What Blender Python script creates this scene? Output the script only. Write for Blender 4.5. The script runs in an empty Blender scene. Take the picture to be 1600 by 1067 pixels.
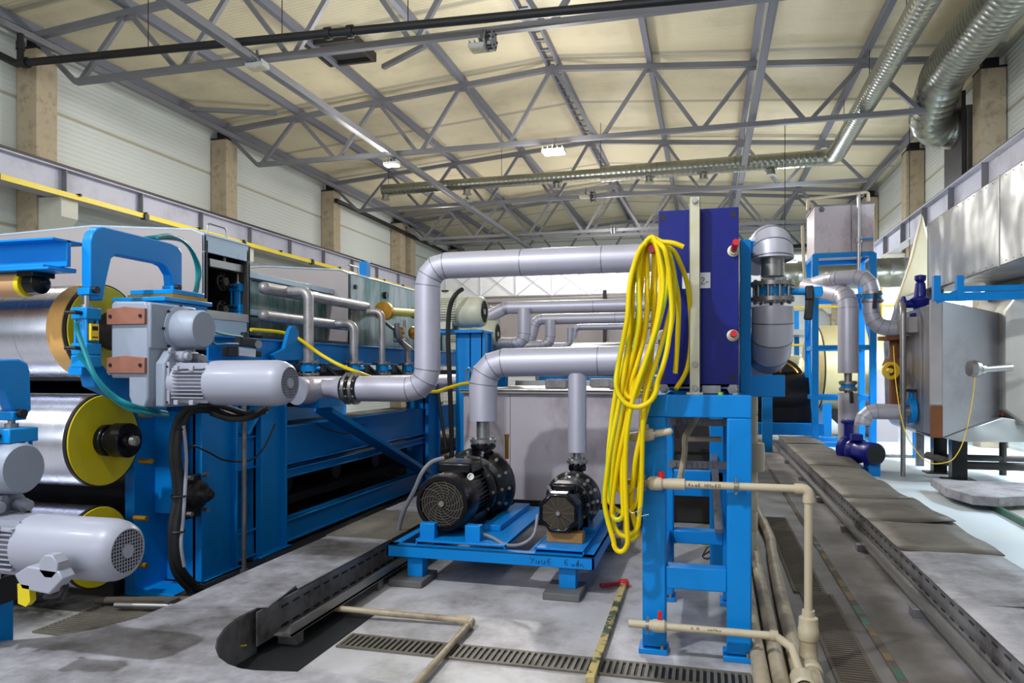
import bpy, bmesh, math, random
from mathutils import Vector, Matrix
random.seed(7)
S = bpy.context.scene
COL = S.collection
PI = math.pi
V = Vector
# ------------------------------------------------------------------ camera
FPX, VPX, HOR, CAMZ = 1150.0, 1105.0, 578.0, 1.6
YAW = math.atan((VPX - 800) / FPX)
cam_d = bpy.data.cameras.new('camera')
cam = bpy.data.objects.new('camera', cam_d); COL.objects.link(cam)
cam.location = (0, 0, CAMZ); cam.rotation_euler = (PI/2, 0, YAW)
cam_d.sensor_width = 36; cam_d.lens = FPX / 1600 * 36
cam_d.shift_y = (HOR - 533.5) / 1600
cam_d.clip_start = .05; cam_d.clip_end = 300
S.camera = cam
# ------------------------------------------------------------------ light
S.view_settings.view_transform = 'Standard'; S.view_settings.look = 'None'
S.view_settings.gamma = 1; S.view_settings.use_curve_mapping = False
S.view_settings.exposure = 0.08
W = bpy.data.worlds.new('world'); S.world = W; W.use_nodes = True
W.node_tree.nodes['Background'].inputs[0].default_value = (.80, .90, 1, 1)
W.node_tree.nodes['Background'].inputs[1].default_value = .36

def area(name, loc, target, size, power, col=(1, 1, 1), sy=None, spread=None):
    L = bpy.data.lights.new(name, 'AREA'); L.size = size; L.energy = power; L.color = col
    if sy: L.shape = 'RECTANGLE'; L.size_y = sy
    if spread: L.spread = spread
    o = bpy.data.objects.new(name, L); COL.objects.link(o); o.location = loc
    o.rotation_euler = (V(target) - V(loc)).to_track_quat('-Z', 'Y').to_euler()
    return o
LAMP = (1.0, .955, .90)
COOL = (.86, .93, 1.0)
# hall floodlights hanging from the trusses (two in view, the rest behind and beside the camera)
area('hall_light', (-3.55, 17.1, 6.72), (-3.2, 9, 0), .5, 420, LAMP)
area('hall_light', (-7.75, 17.1, 6.75), (-6, 12, 0), .4, 180, LAMP)
area('hall_light', (-3.5, -.3, 6.8), (-2.2, 4.5, 0), .25, 410, COOL)
area('hall_light', (-7.7, -.3, 6.8), (-4.5, 4.5, 0), .3, 190, COOL)
area('hall_light', (1.0, -.3, 6.8), (.6, 5, 0), .35, 45, COOL)
def glow(loc, power, col=LAMP):  # fill points added to brighten the roof, only two near lit lamps
    L = bpy.data.lights.new('roof_fill_point', 'POINT'); L.energy = power; L.color = col; L.shadow_soft_size = .25
    o = bpy.data.objects.new('roof_fill_point', L); COL.objects.link(o); o.location = loc
glow((-3.55, 17.0, 6.5), 180); glow((-8.4, 16.4, 6.2), 85); glow((-3.5, 28.0, 6.5), 170); glow((-7.7, 5.4, 6.6), 62); glow((1.0, 5.4, 6.6), 62, COOL)
glow((2.3, 22.6, 6.2), 110, COOL); glow((-9.5, 26, 6.5), 110)
area('hall_light', (-3.5, 23.0, 6.7), (-3.5, 23, 0), .6, 450, LAMP)  # overhead area lights for the far hall, where no lit lamp is modelled
area('hall_light', (1.5, 28.5, 6.7), (1.5, 28.5, 0), .6, 600, COOL)
# daylight through the strip windows of the right wall
area('window_daylight', (5.75, 13.5, 3.5), (2.4, 13.5, 0), 9.0, 1150, (.80, .90, 1.0), 1.2)
area('window_daylight', (5.75, 24.5, 3.9), (0, 24.5, 0), 9.0, 500, (.85, .93, 1.0), 1.2)
# uplight added behind the camera to brighten the roof sheets
area('roof_uplight_fill', (-3.6, -3.5, 4.2), (-3.6, 4, 10.5), 6, 430, (.95, .97, 1.0))

# ------------------------------------------------------------------ pixel -> world
_s, _c = math.sin(YAW), math.cos(YAW)
def _ray(px, py):
    r = (px - 800) / FPX; return V((-_s + _c * r, _c + _s * r, (HOR - py) / FPX))
def PY(px, py, y): d = _ray(px, py); return V((0, 0, CAMZ)) + d * (y / d.y)
def PX(px, py, x): d = _ray(px, py); return V((0, 0, CAMZ)) + d * (x / d.x)
def PZ(px, py, z=0): d = _ray(px, py); return V((0, 0, CAMZ)) + d * ((z - CAMZ) / d.z)

# ------------------------------------------------------------------ materials
def lin(c):
    return tuple(((v/255)/12.92 if v/255 <= .04045 else (((v/255)+.055)/1.055)**2.4) for v in c) + (1,)
def mat(name, col, rough=.5, metal=0, var=.12, vs=3.0, dirt=None, ds=1.5, dth=(.5, .7), bump=0, bs=40, coat=0,
        emit=None, stretch=(1, 1, 1), aniso=0, rvar=.1):
    m = bpy.data.materials.new(name); m.use_nodes = True
    nt = m.node_tree; N = nt.nodes; L = nt.links; b = N['Principled BSDF']
    b.inputs['Roughness'].default_value = rough; b.inputs['Metallic'].default_value = metal
    if coat: b.inputs['Coat Weight'].default_value = coat; b.inputs['Coat Roughness'].default_value = .15
    tc = N.new('ShaderNodeTexCoord'); mp = N.new('ShaderNodeMapping'); L.new(tc.outputs['Object'], mp.inputs[0])
    mp.inputs['Scale'].default_value = stretch
    c = lin(col)
    n = N.new('ShaderNodeTexNoise'); n.inputs['Scale'].default_value = vs; n.inputs['Detail'].default_value = 6
    n.inputs['Roughness'].default_value = .6
    L.new(mp.outputs[0], n.inputs[0])
    mx = N.new('ShaderNodeMix'); mx.data_type = 'RGBA'; L.new(n.outputs[0], mx.inputs[0])
    k0, k1 = 1 - var * 1.6, 1 + var * 1.2
    mx.inputs[6].default_value = tuple(min(1, v * k0) for v in c[:3]) + (1,)
    mx.inputs[7].default_value = tuple(min(1, v * k1) for v in c[:3]) + (1,)
    out = mx.outputs[2]
    if dirt:
        n2 = N.new('ShaderNodeTexNoise'); n2.inputs['Scale'].default_value = ds; n2.inputs['Detail'].default_value = 9
        n2.inputs['Roughness'].default_value = .68
        L.new(mp.outputs[0], n2.inputs[0])
        rp = N.new('ShaderNodeValToRGB'); rp.color_ramp.elements[0].position = dth[0]; rp.color_ramp.elements[1].position = dth[1]
        L.new(n2.outputs[0], rp.inputs[0])
        m2 = N.new('ShaderNodeMix'); m2.data_type = 'RGBA'; L.new(rp.outputs[0], m2.inputs[0]); L.new(out, m2.inputs[6])
        m2.inputs[7].default_value = lin(dirt); out = m2.outputs[2]
    L.new(out, b.inputs['Base Color'])
    if rvar:
        mr = N.new('ShaderNodeMapRange'); L.new(n.outputs[0], mr.inputs[0])
        mr.inputs[3].default_value = max(.03, rough - rvar); mr.inputs[4].default_value = min(1, rough + rvar)
        L.new(mr.outputs[0], b.inputs['Roughness'])
    if bump:
        n3 = N.new('ShaderNodeTexNoise'); n3.inputs['Scale'].default_value = bs; n3.inputs['Detail'].default_value = 4
        L.new(mp.outputs[0], n3.inputs[0])
        bp = N.new('ShaderNodeBump'); bp.inputs['Strength'].default_value = bump; bp.inputs['Distance'].default_value = .01
        L.new(n3.outputs[0], bp.inputs['Height']); L.new(bp.outputs[0], b.inputs['Normal'])
    if emit:
        b.inputs['Emission Color'].default_value = lin(emit[0]); b.inputs['Emission Strength'].default_value = emit[1]
    return m
def crumple(m, scale, dist, strength=.8):
    nt = m.node_tree; N = nt.nodes; L = nt.links; b = N['Principled BSDF']
    tc = N.new('ShaderNodeTexCoord'); n = N.new('ShaderNodeTexNoise'); n.inputs['Scale'].default_value = scale; n.inputs['Detail'].default_value = 2
    L.new(tc.outputs['Object'], n.inputs[0]); bp = N.new('ShaderNodeBump'); bp.inputs['Strength'].default_value = strength; bp.inputs['Distance'].default_value = dist
    L.new(n.outputs[0], bp.inputs['Height']); L.new(bp.outputs[0], b.inputs['Normal']); return m
def ribbed(m, axis, scale, strength, dist=.01, profile='SIN', seam=None):
    """adds ribs / seams along an object axis as bump"""
    nt = m.node_tree; N = nt.nodes; L = nt.links; b = N['Principled BSDF']
    tc = N.new('ShaderNodeTexCoord'); w = N.new('ShaderNodeTexWave'); w.wave_type = 'BANDS'; w.bands_direction = axis
    w.wave_profile = profile; w.inputs['Scale'].default_value = scale
    L.new(tc.outputs['Object'], w.inputs[0])
    bp = N.new('ShaderNodeBump'); bp.inputs['Strength'].default_value = strength; bp.inputs['Distance'].default_value = dist
    L.new(w.outputs[0], bp.inputs['Height'])
    if b.inputs['Normal'].links: L.new(b.inputs['Normal'].links[0].from_socket, bp.inputs['Normal'])
    L.new(bp.outputs[0], b.inputs['Normal'])
    if seam:
        w2 = N.new('ShaderNodeTexWave'); w2.bands_direction = axis; w2.inputs['Scale'].default_value = seam
        L.new(tc.outputs['Object'], w2.inputs[0])
        rp = N.new('ShaderNodeValToRGB'); rp.color_ramp.elements[0].position = .985; rp.color_ramp.elements[1].position = 1
        L.new(w2.outputs[0], rp.inputs[0])
        src = b.inputs['Base Color'].links[0].from_socket
        mx = N.new('ShaderNodeMix'); mx.data_type = 'RGBA'; L.new(rp.outputs[0], mx.inputs[0]); L.new(src, mx.inputs[6])
        mx.inputs[7].default_value = (.42, .38, .28, 1); L.new(mx.outputs[2], b.inputs['Base Color'])
    return m
M = {}
M['blue'] = mat('blue_paint', (0, 124, 202), .44, 0, .08, 2.2, dirt=(8, 84, 140), ds=2.3, dth=(.64, .92), coat=.15, bump=.06, bs=60)
M['blue_cap'] = mat('blue_cast_paint', (0, 132, 206), .38, 0, .1, 5, coat=.2)
M['navy'] = mat('navy_plate_paint', (26, 34, 118), .42, 0, .10, 1.6, dirt=(24, 26, 84), ds=3, dth=(.5, .8), bump=.03, bs=30)
M['pumpblue'] = mat('dark_blue_pump_paint', (22, 28, 120), .4, 0, .2, 6, coat=.2)
M['silver'] = mat('silver_pipe_cladding', (182, 179, 192), .42, .30, .04, 2.5, dirt=(168, 164, 172), ds=2.2, dth=(.55, .85), rvar=.05)
M['pipesteel'] = mat('dull_steel_pipe', (164, 160, 162), .42, .5, .12, 5, dirt=(112, 104, 98), ds=3, dth=(.5, .74))
M['seam'] = mat('cladding_seam', (120, 120, 130), .4, .6, .1, 20)
M['chrome'] = mat('polished_roller', (215, 218, 230), .27, 1, .05, 1.2, stretch=(6, .4, .4), rvar=.07)
M['kraft'] = mat('kraft_rim', (212, 164, 92), .5, 0, .12, 9, stretch=(8, 1, 1))
M['brownroll'] = mat('brown_roll', (176, 136, 98), .5, 0, .1, 3)
M['yellow'] = mat('yellow_end_disc', (206, 186, 8), .45, 0, .1, 5, dirt=(120, 100, 12), ds=4, dth=(.6, .85))
M['grey'] = mat('light_grey_machine_paint', (150, 152, 166), .42, 0, .05, 5, coat=.1)
M['greymid'] = mat('grey_gearbox_paint', (138, 146, 162), .45, 0, .07, 6, dirt=(105, 106, 112), ds=5, dth=(.6, .85))
M['beige'] = mat('beige_motor_paint', (188, 186, 166), .45, 0, .08, 5)
M['rustpad'] = mat('rusty_brown_pad', (142, 92, 74), .6, .1, .18, 14, bump=.1)
M['black'] = mat('black_machine_paint', (8, 8, 13), .3, 0, .3, 6, coat=.25)
M['darksteel'] = mat('dark_oily_steel', (46, 44, 46), .45, .6, .3, 9)
M['rubber'] = mat('black_rubber', (20, 20, 24), .55, 0, .2, 8)
M['steel'] = mat('plain_steel', (150, 148, 146), .38, .8, .15, 7)
M['zinc'] = mat('zinc_plated_steel', (186, 182, 160), .38, .55, .12, 3.5, dirt=(168, 170, 110), ds=5, dth=(.5, .8))
M['stain'] = mat('stained_stainless', (140, 146, 150), .38, .5, .12, 2, dirt=(38, 92, 88), ds=2.6, dth=(.38, .58), stretch=(1.6, 1.6, .3))
M['housing'] = mat('grey_beige_housing', (162, 154, 154), .5, 0, .06, 1.5, dirt=(150, 134, 126), ds=1.6, dth=(.58, .8))
M['housingblue'] = mat('pale_blue_housing_edge', (176, 196, 214), .45, .1, .08, 2, dirt=(100, 120, 130), ds=3, dth=(.55, .8))
M['tank'] = mat('grey_stainless_tank', (186, 176, 182), .45, .2, .05, 1.2, dirt=(160, 148, 152), ds=1.1, dth=(.5, .62), stretch=(1, 1, .6))
M['plate'] = mat('galvanised_cover_sheet', (158, 156, 162), .6, .15, .26, 16, dirt=(92, 88, 88), ds=2.6, dth=(.42, .68), bump=.1, bs=14)
M['plateold'] = mat('worn_walkway_sheet', (112, 106, 96), .6, .15, .2, 5, dirt=(84, 78, 68), ds=2.0, dth=(.42, .66), bump=.15, bs=8)
M['tray'] = mat('galvanised_tray_side', (134, 132, 136), .42, .5, .15, 6, dirt=(60, 56, 54), ds=3, dth=(.45, .7))
M['roof'] = ribbed(mat('cream_roof_sheet', (228, 216, 182), .55, 0, .05, .5, dirt=(196, 186, 156), ds=.45, dth=(.5, .75)), 'Y', 3.2, .22, .02, seam=.10)
M['wall'] = ribbed(mat('white_wall_panel', (214, 218, 212), .5, 0, .03, .6), 'Z', 3.0, .25, .02, seam=.25)
M['concrete'] = mat('concrete_column', (182, 166, 140), .85, 0, .10, 3, dirt=(120, 106, 88), ds=5, dth=(.52, .78), bump=.3, bs=30)
M['concretelit'] = mat('lit_concrete', (206, 204, 192), .85, 0, .08, 3, bump=.2, bs=30)  # lighter copy of the concrete, corbel lighting put into the colour
M['truss'] = mat('grey_structural_steel', (122, 122, 128), .5, .1, .08, 4)
M['purlin'] = mat('grey_blue_purlin', (122, 124, 138), .5, .15, .08, 3)
M['crane'] = mat('lilac_grey_crane_beam', (182, 182, 198), .5, 0, .04, 1.5, dirt=(150, 150, 162), ds=1.5, dth=(.5, .8))
M['yellowrail'] = mat('yellow_conductor_rail', (232, 206, 20), .45, 0, .06, 4)
M['railblack'] = mat('dark_rail', (52, 46, 48), .5, .4, .2, 6)
M['duct'] = mat('galvanised_duct', (150, 152, 142), .30, .85, .1, 2.5, rvar=.08)
M['alu'] = mat('aluminium_cladding', (158, 160, 160), .34, .75, .08, 1.3, dirt=(166, 160, 140), ds=.8, dth=(.6, .8), bump=.25, bs=1.6, rvar=.1)
crumple(M['alu'], .9, .22)
M['alurust'] = mat('rust_streaked_aluminium', (180, 177, 170), .42, .5, .12, 2, dirt=(150, 98, 44), ds=1.6, dth=(.55, .72), stretch=(1.6, 1.6, .35))
M['cone'] = mat('stained_aluminium_cone', (204, 194, 164), .42, .35, .1, 2, dirt=(204, 142, 40), ds=1.3, dth=(.50, .70), stretch=(1.5, 1.5, .3), bump=.2, bs=3)
M['hopper'] = mat('grey_hopper_sheet', (150, 148, 152), .36, .55, .04, 1, dirt=(128, 124, 126), ds=.8, dth=(.5, .7))
M['rust'] = mat('rust', (112, 66, 32), .8, 0, .25, 12, bump=.3)
M['pvc'] = mat('cream_plastic_pipe', (188, 174, 148), .42, 0, .06, 3, dirt=(160, 144, 116), ds=4, dth=(.55, .85))
M['pvcdirty'] = mat('dirty_plastic_pipe', (168, 152, 126), .5, 0, .1, 3, dirt=(112, 100, 80), ds=5, dth=(.48, .72))
M['red'] = mat('red_plastic', (200, 20, 32), .4)
M['reddark'] = mat('dark_red_tube', (126, 22, 44), .4)
M['hose'] = mat('yellow_hose_rubber', (222, 192, 4), .4, 0, .09, 8, dirt=(190, 160, 10), ds=6, dth=(.6, .85))
M['green'] = mat('green_stripe', (130, 190, 40), .4)
M['teal'] = mat('teal_air_hose', (0, 126, 138), .35, 0, .1, 5)
M['brass'] = mat('brass_fitting', (176, 128, 40), .4, .6, .2, 8)
M['wood'] = mat('wood_block', (150, 108, 58), .7, 0, .2, 9, stretch=(1, 6, 1))
M['paintwood'] = mat('worn_painted_timber', (190, 168, 110), .75, 0, .2, 14, dirt=(66, 78, 58), ds=9, dth=(.5, .56))
M['white'] = mat('white_paper', (222, 222, 232), .6, var=.02)
M['ink'] = mat('black_ink', (14, 14, 18), .6)
M['dark'] = mat('dark_interior', (18, 20, 24), .6, 0, .3, 3)
M['grimeshade'] = mat('dark_grime_and_shade', (46, 42, 38), .6, .1, .3, 3)  # grime, also the shade colour of fillers under and inside the machine
M['orange'] = mat('label_yellow', (236, 196, 40), .5)
M['tan'] = mat('tan_cylinder_sheet', (206, 190, 140), .42, .35, .08, 1.4, dirt=(176, 150, 90), ds=1.2, dth=(.55, .8))
M['quilt'] = mat('white_quilted_foil', (226, 228, 230), .36, .3, .04, 2, bump=.2, bs=5)
M['lampbody'] = mat('lamp_housing', (184, 186, 184), .5)
M['lens'] = mat('lamp_lens_off', (196, 190, 160), .25)
M['lampon'] = mat('lamp_lens_lit', (255, 255, 255), .3, emit=((255, 252, 240), 60))
M['winglass'] = mat('daylight_window', (230, 240, 255), .2, emit=((226, 240, 255), 2.2))
for k_ in ('blue', 'blue_cap', 'navy', 'black', 'silver', 'pumpblue', 'hose'): M[k_].node_tree.nodes['Principled BSDF'].inputs['Specular IOR Level'].default_value = .2
M['block'] = mat('rubber_foot_block', (96, 96, 96), .7, 0, .12, 8)
M['soil'] = mat('dirty_strip', (84, 74, 62), .8, 0, .3, 8)
M['ochre'] = mat('worn_ochre_paint', (112, 88, 52), .7, 0, .2, 9)
M['cleargreen'] = mat('green_painted_edge', (34, 84, 66), .5)

def floor_mat():
    m = mat('worn_concrete_floor', (184, 180, 184), .55, 0, .14, 2.2, dirt=(104, 98, 92), ds=1.5, dth=(.44, .72), bump=.15, bs=9, stretch=(1.3, 1, 1))
    nt = m.node_tree; N = nt.nodes; L = nt.links; b = N['Principled BSDF']
    tc = N.new('ShaderNodeTexCoord')
    # brown grime of the walkway between heat exchanger and right duct: a band along x
    sp = N.new('ShaderNodeSeparateXYZ'); L.new(tc.outputs['Object'], sp.inputs[0])
    nz = N.new('ShaderNodeTexNoise'); nz.inputs['Scale'].default_value = 1.1; nz.inputs['Detail'].default_value = 8
    L.new(tc.outputs['Object'], nz.inputs[0])
    a1 = N.new('ShaderNodeMapRange'); L.new(sp.outputs[0], a1.inputs[0]); a1.inputs[1].default_value = .28; a1.inputs[2].default_value = .42
    a2 = N.new('ShaderNodeMapRange'); L.new(sp.outputs[0], a2.inputs[0]); a2.inputs[1].default_value = 1.6; a2.inputs[2].default_value = 1.15
    mu = N.new('ShaderNodeMath'); mu.operation = 'MULTIPLY'; L.new(a1.outputs[0], mu.inputs[0]); L.new(a2.outputs[0], mu.inputs[1])
    r2 = N.new('ShaderNodeMapRange'); L.new(nz.outputs[0], r2.inputs[0]); r2.inputs[1].default_value = .25; r2.inputs[2].default_value = .62
    r2.inputs[3].default_value = .6; r2.inputs[4].default_value = 1
    mu2 = N.new('ShaderNodeMath'); mu2.operation = 'MULTIPLY'; L.new(mu.outputs[0], mu2.inputs[0]); L.new(r2.outputs[0], mu2.inputs[1])
    src = b.inputs['Base Color'].links[0].from_socket
    mx = N.new('ShaderNodeMix'); mx.data_type = 'RGBA'; L.new(mu2.outputs[0], mx.inputs[0]); L.new(src, mx.inputs[6])
    mx.inputs[7].default_value = lin((70, 60, 50))
    # window daylight on the far right floor, painted as a paler colour
    a3 = N.new('ShaderNodeMapRange'); L.new(sp.outputs[0], a3.inputs[0]); a3.inputs[1].default_value = 1.9; a3.inputs[2].default_value = 2.3
    mx2 = N.new('ShaderNodeMix'); mx2.data_type = 'RGBA'; L.new(a3.outputs[0], mx2.inputs[0]); L.new(mx.outputs[2], mx2.inputs[6])
    mx2.inputs[7].default_value = lin((192, 204, 212))
    # darker floor colour under the machine on the left
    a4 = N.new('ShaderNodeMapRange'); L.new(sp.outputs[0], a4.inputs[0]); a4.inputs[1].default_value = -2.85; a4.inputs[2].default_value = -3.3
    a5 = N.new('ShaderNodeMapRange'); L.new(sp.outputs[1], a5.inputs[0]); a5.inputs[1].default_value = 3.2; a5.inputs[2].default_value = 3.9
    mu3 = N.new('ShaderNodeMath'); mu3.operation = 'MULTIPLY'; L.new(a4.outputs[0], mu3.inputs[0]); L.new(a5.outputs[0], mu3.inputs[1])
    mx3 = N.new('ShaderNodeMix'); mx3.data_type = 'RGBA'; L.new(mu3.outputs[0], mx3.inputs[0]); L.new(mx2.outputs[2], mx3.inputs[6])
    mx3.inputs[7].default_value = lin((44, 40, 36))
    n5 = N.new('ShaderNodeTexNoise'); n5.inputs['Scale'].default_value = .8; n5.inputs['Detail'].default_value = 10; n5.inputs['Roughness'].default_value = .7
    mp5 = N.new('ShaderNodeMapping'); mp5.inputs['Location'].default_value = (3.1, 7.7, 0); L.new(tc.outputs['Object'], mp5.inputs[0]); L.new(mp5.outputs[0], n5.inputs[0])
    r5 = N.new('ShaderNodeMapRange'); L.new(n5.outputs[0], r5.inputs[0]); r5.inputs[1].default_value = .50; r5.inputs[2].default_value = .66; r5.inputs[4].default_value = .55
    s5 = N.new('ShaderNodeMath'); s5.operation = 'SUBTRACT'; s5.use_clamp = True; L.new(r5.outputs[0], s5.inputs[0]); L.new(mu.outputs[0], s5.inputs[1])
    mx5 = N.new('ShaderNodeMix'); mx5.data_type = 'RGBA'; L.new(s5.outputs[0], mx5.inputs[0]); L.new(mx3.outputs[2], mx5.inputs[6])
    mx5.inputs[7].default_value = lin((200, 198, 190))
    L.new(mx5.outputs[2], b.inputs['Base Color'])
    return m
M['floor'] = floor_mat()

# ------------------------------------------------------------------ mesh builder
ORG = {}
def basis(ax):
    ax = V(ax).normalized()
    up = V((0, 0, 1)) if abs(ax.z) < .9 else V((1, 0, 0))
    a = ax.cross(up).normalized(); b = a.cross(ax).normalized()
    return a, b, ax
class MB:
    def __init__(s): s.v = []; s.f = []; s.m = []; s.cm = 0; s.st = []
    def add(s, vs, fs, mi=None):
        o = len(s.v); s.st.append((o, len(s.f))); s.v += [tuple(x) for x in vs]; s.f += [tuple(i + o for i in f) for f in fs]
        s.m += ([s.cm] * len(fs)) if mi is None else mi
        return s
    def box(s, x0, x1, y0, y1, z0, z1):
        vs = [(x, y, z) for x in (x0, x1) for y in (y0, y1) for z in (z0, z1)]
        return s.add(vs, [(0,1,3,2),(4,6,7,5),(0,4,5,1),(2,3,7,6),(0,2,6,4),(1,5,7,3)])
    def cbox(s, c, sz): 
        return s.box(c[0]-sz[0]/2, c[0]+sz[0]/2, c[1]-sz[1]/2, c[1]+sz[1]/2, c[2]-sz[2]/2, c[2]+sz[2]/2)
    def bar(s, p0, p1, w, h, up=(0, 0, 1)):
        p0, p1 = V(p0), V(p1); d = (p1 - p0).normalized(); up = V(up)
        a = d.cross(up)
        if a.length < 1e-4: a = d.cross(V((0, 1, 0)))
        a.normalize(); b = a.cross(d).normalized()
        vs = [p + a * (i * w / 2) + b * (j * h / 2) for p in (p0, p1) for i, j in ((-1,-1),(1,-1),(1,1),(-1,1))]
        return s.add(vs, [(0,1,2,3),(7,6,5,4),(0,4,5,1),(1,5,6,2),(2,6,7,3),(3,7,4,0)])
    def prism(s, poly, vec):
        n = len(poly); vec = V(vec); vs = [V(p) for p in poly] + [V(p) + vec for p in poly]
        return s.add(vs, [tuple(range(n))[::-1], tuple(range(n, 2*n))] + [(i, (i+1) % n, n + (i+1) % n, n + i) for i in range(n)])
    def cyl(s, p0, p1, r, r2=None, seg=20, cap=True):
        r2 = r if r2 is None else r2
        L = (V(p1) - V(p0)).length
        prof = ([(0, 0)] if cap else []) + [(r, 0), (r2, L)] + ([(0, L)] if cap else [])
        return s.lathe(prof, p0, V(p1) - V(p0), seg)
    def lathe(s, prof, p0, ax, seg=28, a0=0):
        a, b, c = basis(ax); p0 = V(p0); vs = []; idx = []
        for r, t in prof:
            if r < 1e-6: idx.append([len(vs)]); vs.append(p0 + c * t)
            else:
                idx.append(list(range(len(vs), len(vs) + seg)))
                for k in range(seg):
                    q = 2*PI*k/seg + a0; vs.append(p0 + c*t + (a*math.cos(q) + b*math.sin(q))*r)
        fs = []
        for i in range(len(prof) - 1):
            A, B = idx[i], idx[i+1]
            for k in range(seg):
                k2 = (k+1) % seg
                if len(A) == 1 and len(B) == 1: continue
                if len(A) == 1: fs.append((A[0], B[k2], B[k]))
                elif len(B) == 1: fs.append((A[k], A[k2], B[0]))
                else: fs.append((A[k], A[k2], B[k2], B[k]))
        return s.add(vs, fs)
    def tube(s, pts, r, seg=10, closed=False, stripe=None, twist=0):
        pts = [V(p) for p in pts]; n = len(pts); tn = []
        for i in range(n):
            a = pts[(i-1) % n] if (closed or i) else pts[0]; b = pts[(i+1) % n] if (closed or i < n-1) else pts[-1]
            tn.append((b - a).normalized())
        u = basis(tn[0])[0]; vs = []; us = []
        for i in range(n):
            u = (u - tn[i] * u.dot(tn[i])).normalized(); us.append(u)
            w = tn[i].cross(u); rr = r[i] if isinstance(r, (list, tuple)) else r
            # keep mitred elbows full width
            k = 1.0
            for j in range(seg):
                q = 2*PI*j/seg; vs.append(pts[i] + (u*math.cos(q) + w*math.sin(q))*rr*k)
        fs = []; mi = []
        for i in range(n if closed else n-1):
            i2 = (i+1) % n
            for j in range(seg):
                j2 = (j+1) % seg; fs.append((i*seg+j, i*seg+j2, i2*seg+j2, i2*seg+j)); mi.append(1 if stripe is not None and j == (stripe + (i//twist if twist else 0)*5) % seg else s.cm)
        if not closed:
            fs.append(tuple(range(seg))[::-1]); fs.append(tuple((n-1)*seg + j for j in range(seg))); mi += [s.cm]*2
        return s.add(vs, fs, mi)
    def bolts(s, c, ax, R, n, r=.012, h=.012, a0=0, seg=6):
        a, b, d = basis(ax); c = V(c)
        for k in range(n):
            q = 2*PI*k/n + a0; p = c + (a*math.cos(q) + b*math.sin(q))*R
            s.cyl(p, p + d*h, r, seg=seg)
        return s
    def ibeam(s, p0, p1, w, h, tw=.012, tf=.016, up=(0,0,1)):
        p0, p1 = V(p0), V(p1); d = (p1-p0).normalized(); upv = V(up); upv = (upv - d*upv.dot(d)).normalized()
        s.bar(p0, p1, tw, h - tf*2, up); s.bar(p0 + upv*(h-tf)/2, p1 + upv*(h-tf)/2, w, tf, up); s.bar(p0 - upv*(h-tf)/2, p1 - upv*(h-tf)/2, w, tf, up)
        return s
    def sphere(s, c, r, seg=14, rings=8):
        return s.lathe([(r*math.sin(PI*i/rings), -r*math.cos(PI*i/rings)) for i in range(rings+1)], c, (0,0,1), seg)
    def each(s, name, m, parent=None, **kw):
        # every added piece becomes a part of its own
        ends = s.st[1:] + [(len(s.v), len(s.f))]; out = []
        for (v0, f0), (v1, f1) in zip(s.st, ends):
            b = MB(); b.v = s.v[v0:v1]; b.f = [tuple(i - v0 for i in f) for f in s.f[f0:f1]]; b.m = [0]*(f1-f0)
            out.append(b.build(name, m, parent, **kw))
        return out
    def build(s, name, m, parent=None, bevel=0, local=False, smooth=True, ang=35, kind=None):
        org = V((0,0,0))
        if not local:
            if parent: org = ORG[parent.name]
            else:
                xs = list(zip(*s.v)); org = V(((min(xs[0])+max(xs[0]))/2, (min(xs[1])+max(xs[1]))/2, min(xs[2])))
        me = bpy.data.meshes.new(name)
        me.from_pydata([(v[0]-org[0], v[1]-org[1], v[2]-org[2]) for v in s.v], [], s.f)
        ms = m if isinstance(m, (list, tuple)) else [m]
        for q in ms: me.materials.append(M[q] if isinstance(q, str) else q)
        if len(ms) > 1: me.polygons.foreach_set('material_index', s.m)
        bm = bmesh.new(); bm.from_mesh(me); bmesh.ops.recalc_face_normals(bm, faces=bm.faces); bm.to_mesh(me); bm.free()
        if smooth: me.shade_smooth(); me.set_sharp_from_angle(angle=math.radians(ang))
        o = bpy.data.objects.new(name, me); COL.objects.link(o)
        if parent: o.parent = parent
        else: o.location = org
        ORG[o.name] = V(org) if not local else V((0,0,0))
        if bevel:
            b = o.modifiers.new('bevel', 'BEVEL'); b.width = bevel; b.segments = 2; b.limit_method = 'ANGLE'; b.angle_limit = math.radians(50)
        if kind: o['kind'] = kind
        return o
def thing(name, label, cat, loc=(0,0,0), rz=0, group=None, rot=None):
    o = bpy.data.objects.new(name, None); COL.objects.link(o); o.location = loc; o.rotation_euler = rot or (0,0,rz)
    o.empty_display_size = .1
    ORG[o.name] = V(loc); o['label'] = label; o['category'] = cat
    if group: o['group'] = group
    return o
def tag(o, label, cat, group=None, kind=None):
    o['label'] = label; o['category'] = cat
    if group: o['group'] = group
    if kind: o['kind'] = kind
    return o
def struct(o, label=None):
    o['kind'] = 'structure'
    if label: o['label'] = label
    return o
def dup(root, loc, label=None, group=None, rz=None):
    r = root.copy(); COL.objects.link(r); r.location = loc
    if rz is not None: r.rotation_euler = (0, 0, rz)
    if label: r['label'] = label
    if group: r['group'] = group
    for ch in list(root.children):
        c = ch.copy(); COL.objects.link(c); c.parent = r
        for g in list(ch.children):
            d = g.copy(); COL.objects.link(d); d.parent = c
    return r
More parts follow.
